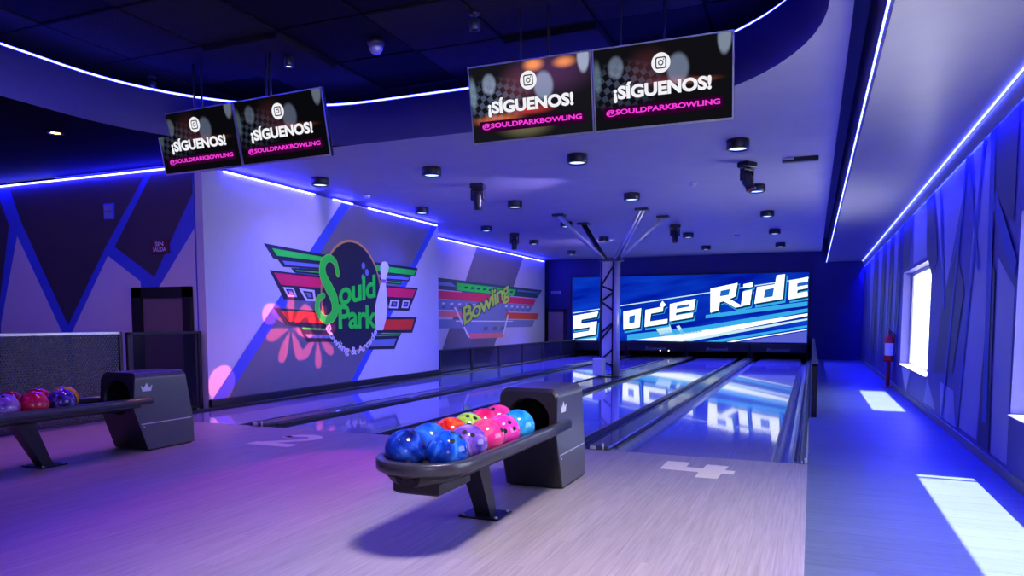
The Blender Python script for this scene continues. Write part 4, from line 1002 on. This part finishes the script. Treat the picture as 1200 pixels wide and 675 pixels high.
# ------------------------------------------------------------------ ceiling fixtures
def downlight(x, y, lens):
    root = empty('ceiling_downlight', (x, y, CZ))
    m = MB(); m.lathe([(.118, -.001), (.12, -.01), (.12, -.098), (.112, -.102), (.100, -.102), (.095, -.085), (.02, -.085)], n=28); m.build('housing', M['black_plastic'], root)
    m = MB(); m.lathe([(.094, -.0865), (.06, -.092), (.02, -.094)], n=24); m.build('lens', lens, root)
    return root
rowname = {8.23: 'first', 11.0: 'second', 13.65: 'third', 16.4: 'fourth', 19.3: 'fifth'}
colname = {-6.2: 'the wall side', -4.49: 'the second', -2.58: 'the third', -.79: 'the soffit side'}
proto = None
for x in (-6.2, -4.49, -2.58, -.79):
    for y in (8.23, 11.0, 13.65, 16.4, 19.3):
        if (x, y) in ((-2.58, 13.65), (-4.49, 19.3)): continue
        if proto is None: o = proto = downlight(x, y, M['lens'])
        else: o = copy_tree(proto); o.location = (x, y, CZ)
        tag(o, 'round black downlight in the %s row from the camera, %s column' % (rowname[y], colname[x]), 'downlight', 'downlights over the lanes')
def moving_head(x, y, tilt, pan, label):
    root = empty('moving_head_spotlight', (x, y, CZ), pan); tag(root, label, 'stage light', 'moving head lights over the lanes')
    m = MB(); m.box(-.10, .10, -.08, .08, -.07, -.001, .012); m.build('base', M['black_plastic'], root)
    m = MB(); m.tube([(0, 0, -.07), (0, 0, -.09)], .05, 16)
    for sx in (-1, 1): m.box(sx * .085 - .012, sx * .085 + .012, -.035, .035, -.23, -.085, .008)
    m.box(-.095, .095, -.04, .04, -.10, -.08, .006); m.build('yoke', M['black_plastic'], root)
    R = Matrix.Rotation(tilt, 4, 'X')
    m = MB(); m.lathe([(.03, .10), (.06, .085), (.07, .04), (.068, -.04), (.055, -.10), (.06, -.155), (.05, -.16), (.045, -.15), (.01, -.15)], (0, 0, -.20), 20, R); h = m.build('head', M['black_plastic'], root)
    m = MB(); c = R @ Vector((0, 0, -.151)); m.lathe([(.044, .0), (.03, -.006), (.008, -.009)], (c.x, c.y, c.z - .20), 16, R); m.build('lens', M['lens_red'], h)
moving_head(-4.41, 9.42, .1, .2, 'black moving head light hanging in front of the emblem wall')
moving_head(-.79, 9.4, -.45, 1.0, 'large black moving head light nearest the soffit, tilted')
moving_head(-6.12, 14.96, .1, .5, 'black moving head light over the set-back wall')
moving_head(-2.6, 14.85, -.25, .4, 'black moving head light right of the column struts')
for x, y, lb in ((-6.37, 9.6, 'small white detector above the emblem wall'), (-1.6, 10.51, 'small white detector left of the tilted moving head light'), (-1.62, 17.11, 'small white detector far back on the ceiling')):
    root = empty('smoke_detector', (x, y, CZ)); tag(root, lb, 'detector', 'detectors on the ceiling')
    m = MB(); m.lathe([(.055, -.001), (.055, -.018), (.045, -.03)], n=20); m.build('base', M['white_plastic'], root)
    m = MB(); m.lathe([(.035, -.03), (.032, -.045), (.015, -.052)], n=20); m.build('sensor', M['white_plastic'], root)
root = empty('ceiling_emergency_light', (-.19, 9.36, CZ)); tag(root, 'black and white bar fixture on the ceiling beside the soffit', 'emergency light')
m = MB(); m.box(-.07, .20, -.04, .04, -.05, -.001, .004); m.build('casing', M['black'], root)
m = MB(); m.box(-.20, -.07, -.04, .03, -.03, -.001, .004); m.build('lamp_end', M['paper'], root)
m = MB(); m.box(-.20, -.07, -.045, .045, -.05, -.031, .004); m.build('lamp_tray', M['black'], root)
# fixtures on the dark upper ceiling
def upspot(x, y, label, lens):
    root = empty('ceiling_spotlight', (x, y, UZ - .015)); tag(root, label, 'spotlight', 'small fixtures on the dark ceiling')
    m = MB(); m.lathe([(.045, .0), (.045, -.02), (.012, -.025), (.012, -.06)], n=16); m.build('base', M['black_plastic'], root)
    m = MB(); m.lathe([(.035, -.06), (.042, -.07), (.042, -.15), (.034, -.152), (.03, -.14)], n=16); h = m.build('can', M['gunmetal'], root)
    m = MB(); m.lathe([(.03, -.141), (.01, -.144)], n=14); m.build('lens', lens, h)
upspot(-4.85, 5.98, 'small spotlight with a lit lens on the dark ceiling above the lobby-side screens', emis('white_spot_lens', (.7, .75, 1), 3))
upspot(-2.77, 5.86, 'small spotlight on the dark ceiling above the central screens', M['lens_off'])
upspot(-6.7, 6.0, 'small spotlight on the dark ceiling near the curved strip', M['lens_off'])
root = empty('dome_camera', (-3.9, 6.07, UZ - .015)); tag(root, 'dome camera on the dark ceiling between the two pairs of screens', 'camera')
m = MB(); m.lathe([(.08, 0), (.08, -.04), (.07, -.05)], n=20); m.build('base', M['gunmetal'], root)
m = MB(); m.lathe([(.068, -.05), (.065, -.085), (.045, -.115), (.015, -.128)], n=20); m.build('dome', M['steel'], root)
root = empty('recessed_downlight', (-7.21, 5.24, CZ)); tag(root, 'warm glowing recessed lamp in the black lobby ceiling', 'ceiling lamp')
m = MB(); m.lathe([(.075, -.001), (.075, -.012), (.055, -.012), (.05, -.004)], n=20); m.build('ring', M['black'], root)
m = MB(); m.lathe([(.048, -.005), (.02, -.009)], n=18); m.build('lens', M['lens_warm'], root)

# fire extinguisher on the window wall
root = empty('fire_extinguisher', (1.17, 13.25, .42)); tag(root, 'red fire extinguisher with white label on its stand by the window wall', 'fire extinguisher')
m = MB(); m.lathe([(.065, .02), (.075, .035), (.075, .36), (.06, .41), (.03, .44), (.03, .46)], n=22); m.build('cylinder', M['red'], root)
m = MB(); m.raw([(.077 * math.cos(a), .077 * math.sin(a), z) for z in (.10, .30) for a in [math.radians(205 + k * 13) for k in range(10)]], [(i, i + 1, 11 + i, 10 + i) for i in range(9)]); m.build('label', M['paper'], root)
m = MB(); m.box(-.02, .02, -.02, .02, .46, .50, .004); m.tube([(0, -.01, .50), (-.02, -.09, .53)], .008); m.tube([(0, -.01, .49), (-.02, -.08, .48)], .007); m.build('valve', M['black'], root)
m = MB(); m.tube([(.02, 0, .48), (.06, -.04, .45), (.085, -.04, .36), (.085, -.03, .15)], .011, 8); m.build('hose', M['black'], root)
m = MB(); m.tube([(0, 0, -.40), (0, 0, .0)], .028, 12); m.lathe([(.11, -.419), (.11, -.41), (.03, -.40)], n=22); m.lathe([(.085, .0), (.085, .018), (.03, .019)], n=22); m.build('stand', M['red'], root)

# ------------------------------------------------------------------ outside
mb = MB(); mb.box(1.6, 30, -15, 40, -.75, -.55); struct(mb.build('ground_outside', mat('pale_paving', (.5, .49, .47), .8, noise=.1)))

# ------------------------------------------------------------------ lights
def area(name, loc, rot, sx, sy, e, c, portal=False, spread=PI):
    l = bpy.data.lights.new(name, 'AREA'); l.shape = 'RECTANGLE'; l.size = sx; l.size_y = sy; l.energy = e; l.color = c
    l.cycles.is_portal = portal; l.spread = spread
    o = bpy.data.objects.new(name, l); o.location = loc; o.rotation_euler = rot; col.objects.link(o); return o
def spot(name, loc, tgt, e, c, ang=40, blend=.5, r=.04):
    l = bpy.data.lights.new(name, 'SPOT'); l.energy = e; l.color = c; l.spot_size = math.radians(ang); l.spot_blend = blend; l.shadow_soft_size = r
    o = bpy.data.objects.new(name, l); o.location = loc
    o.rotation_euler = (Vector(tgt) - Vector(loc)).to_track_quat('-Z', 'Y').to_euler(); col.objects.link(o); return o
s = bpy.data.lights.new('sun', 'SUN'); s.energy = 28; s.angle = math.radians(.6); s.color = (1, .96, .9)
so = bpy.data.objects.new('sun', s); so.rotation_euler = Vector((-.40, .02, -1)).to_track_quat('-Z', 'Y').to_euler(); col.objects.link(so)
w = bpy.data.worlds.new('sky'); scn.world = w; w.use_nodes = True
w.node_tree.nodes['Background'].inputs[0].default_value = (.80, .88, 1.0, 1); w.node_tree.nodes['Background'].inputs[1].default_value = 5
for k, (y0, y1, z0, z1) in enumerate(wins):
    area('window_portal', (1.44, (y0 + y1) / 2, (z0 + z1) / 2), (0, PI / 2, 0), z1 - z0, y1 - y0, 1, (1, 1, 1), True)
# downlight beams
for x in (-6.2, -4.49, -2.58, -.79):
    for y in (8.23, 11.0, 13.65, 16.4, 19.3):
        if (x, y) in ((-2.58, 13.65), (-4.49, 19.3)): continue
        spot('downlight_beam', (x, y, CZ - .11), (x, y, 0), {16.4: 800, 19.3: 1500}.get(y, 210), (.05, .05, 1.0), {16.4: 95, 19.3: 85}.get(y, 130), .8, .07)
# added fill spots under the dark ceiling over the approach, no fixtures there
for x, y, e, c in ((-5.6, 1.5, 260, (.15, .03, 1.0)), (-2.8, 1.2, 170, (.2, .06, 1.0)), (-5.0, 4.4, 130, (.30, .05, 1.0))):
    spot('added_ceiling_fill', (x, y, UZ - .05), (x, y, 0), e, c, 130, .7, .08)
spot('added_ceiling_fill', (-.5, 2.3, UZ - .05), (-.75, 3.0, 0), 1350, (.95, .82, 1.0), 84, .9, .4)  # added pale spot, brightens the approach floor beside the aisle
spot('added_lobby_wash', (-8.6, 3.2, CZ - .06), (-8.6, LWY, 1.3), 230, (.22, .09, 1.0), 110, .8, .08)  # added violet spot to light the lobby wall, no fixture there
spot('added_ceiling_fill', (-4.1, 4.6, UZ - .05), (-4.2, 5.2, 0), 90, (.66, .40, 1.0), 100, .9, .2)  # added lavender spot, brightens the boards around the numeral 2
spot('lobby_lamp_beam', (-7.21, 5.24, CZ - .03), (-7.21, 5.24, 0), 22, (1.0, .42, .30), 120, .7, .05)
# coloured beams from the moving heads; the mural washes are added, without fixtures
spot('magenta_beam', (-4.41, 9.42, 2.62), (-3.2, 3.7, 0), 900, (1.0, .04, .9), 15, .6, .03)
spot('violet_beam', (-6.12, 14.96, 2.62), (-6.1, 4.7, 0), 3600, (1.0, .28, .45), 15, .8, .03)
spot('added_mural_wash', (-2.6, 9.6, 2.75), (-6.85, 9.8, 1.3), 420, (.42, .34, 1.0), 85, .9, .06)  # added spot to light the emblem wall evenly

spot('added_mural_wash', (-4.0, 17.0, 2.80), (-7.8, 17.5, 1.35), 330, (.60, .42, 1.0), 95, .9, .06)  # added spot to brighten the set-back mural
spot('column_beam', (-4.41, 9.42, 2.70), (-3.5, 13.3, 1.2), 260, (.62, .52, 1.0), 16, .6, .03)
def gobo(name, loc, tgt, e, c, ang, petals, roll):
    o = spot(name, loc, tgt, e, c, ang, .1, .012); l = o.data
    o.rotation_euler = (o.rotation_euler.to_matrix() @ Matrix.Rotation(roll, 3, 'Z')).to_euler()
    l.use_nodes = True; nt = l.node_tree; L = nt.links.new
    em = next(n for n in nt.nodes if n.type == 'EMISSION')
    tc = N(nt, 'ShaderNodeTexCoord'); sp = N(nt, 'ShaderNodeSeparateXYZ'); L(tc.outputs['Normal'], sp.inputs[0])
    u = math_node(nt, 'DIVIDE', sp.outputs[0], sp.outputs[2]); v = math_node(nt, 'DIVIDE', sp.outputs[1], sp.outputs[2])
    tmax = math.tan(math.radians(ang / 2))
    rr = math_node(nt, 'DIVIDE', math_node(nt, 'SQRT', math_node(nt, 'ADD', math_node(nt, 'MULTIPLY', u, u), math_node(nt, 'MULTIPLY', v, v))), tmax)
    th = math_node(nt, 'ARCTAN2', v, u)
    lobe = math_node(nt, 'ABSOLUTE', math_node(nt, 'COSINE', math_node(nt, 'MULTIPLY', th, petals / 2)))
    # teardrop petals: wide outside, pinched at the centre
    wd = math_node(nt, 'SUBTRACT', 1, math_node(nt, 'MULTIPLY', math_node(nt, 'MULTIPLY', rr, math_node(nt, 'SUBTRACT', .95, rr)), 1.6))
    a = math_node(nt, 'GREATER_THAN', lobe, wd)
    b = math_node(nt, 'LESS_THAN', rr, .93); cc = math_node(nt, 'GREATER_THAN', rr, .10)
    k = math_node(nt, 'MULTIPLY', math_node(nt, 'MULTIPLY', a, b), cc)
    L(k, em.inputs['Strength'])
    return o
HEAD = (-.79, 9.4, 2.62)
gobo('petal_beam', HEAD, (-6.85, 8.35, .98), 5000, (1.0, .10, .16), 9.5, 7, .2)
gobo('petal_beam', HEAD, (-6.85, 8.95, .86), 4500, (1.0, .10, .20), 9.0, 7, .7)
spot('pink_dot_beam', HEAD, (-6.85, 7.93, 1.17), 5000, (1.0, .12, .25), 2.6, .15, .01)
spot('pink_dot_beam', HEAD, (-6.85, 7.02, .30), 3000, (1.0, .2, .25), 3.6, .15, .01)
# ------------------------------------------------------------------ camera
cam = bpy.data.cameras.new('camera'); co = bpy.data.objects.new('camera', cam); col.objects.link(co)
cam.sensor_fit = 'HORIZONTAL'; cam.sensor_width = 36; cam.lens = 850 / 1200 * 36
psi, pitch = math.radians(22.4292), math.radians(4.6281)
co.location = (0, 0, 1.08); co.rotation_euler = (PI / 2 - pitch, 0, psi)
cam.shift_y = (444.81 - 337.5) / 1200; cam.clip_start = .05; cam.clip_end = 200
scn.camera = co
scn.view_settings.view_transform = 'Standard'
try: scn.view_settings.look = 'None'
except Exception: pass
scn.view_settings.gamma = 1; scn.view_settings.exposure = -0.04; scn.view_settings.use_curve_mapping = False
scn.cycles.use_denoising = True
try: scn.cycles.denoiser = 'OPENIMAGEDENOISE'
except Exception: pass
scn.cycles.max_bounces = 8; scn.cycles.diffuse_bounces = 5; scn.cycles.glossy_bounces = 4; scn.cycles.transparent_max_bounces = 12
scn.cycles.sample_clamp_indirect = 6; scn.cycles.use_light_tree = True
scn.cycles.caustics_reflective = False; scn.cycles.caustics_refractive = False
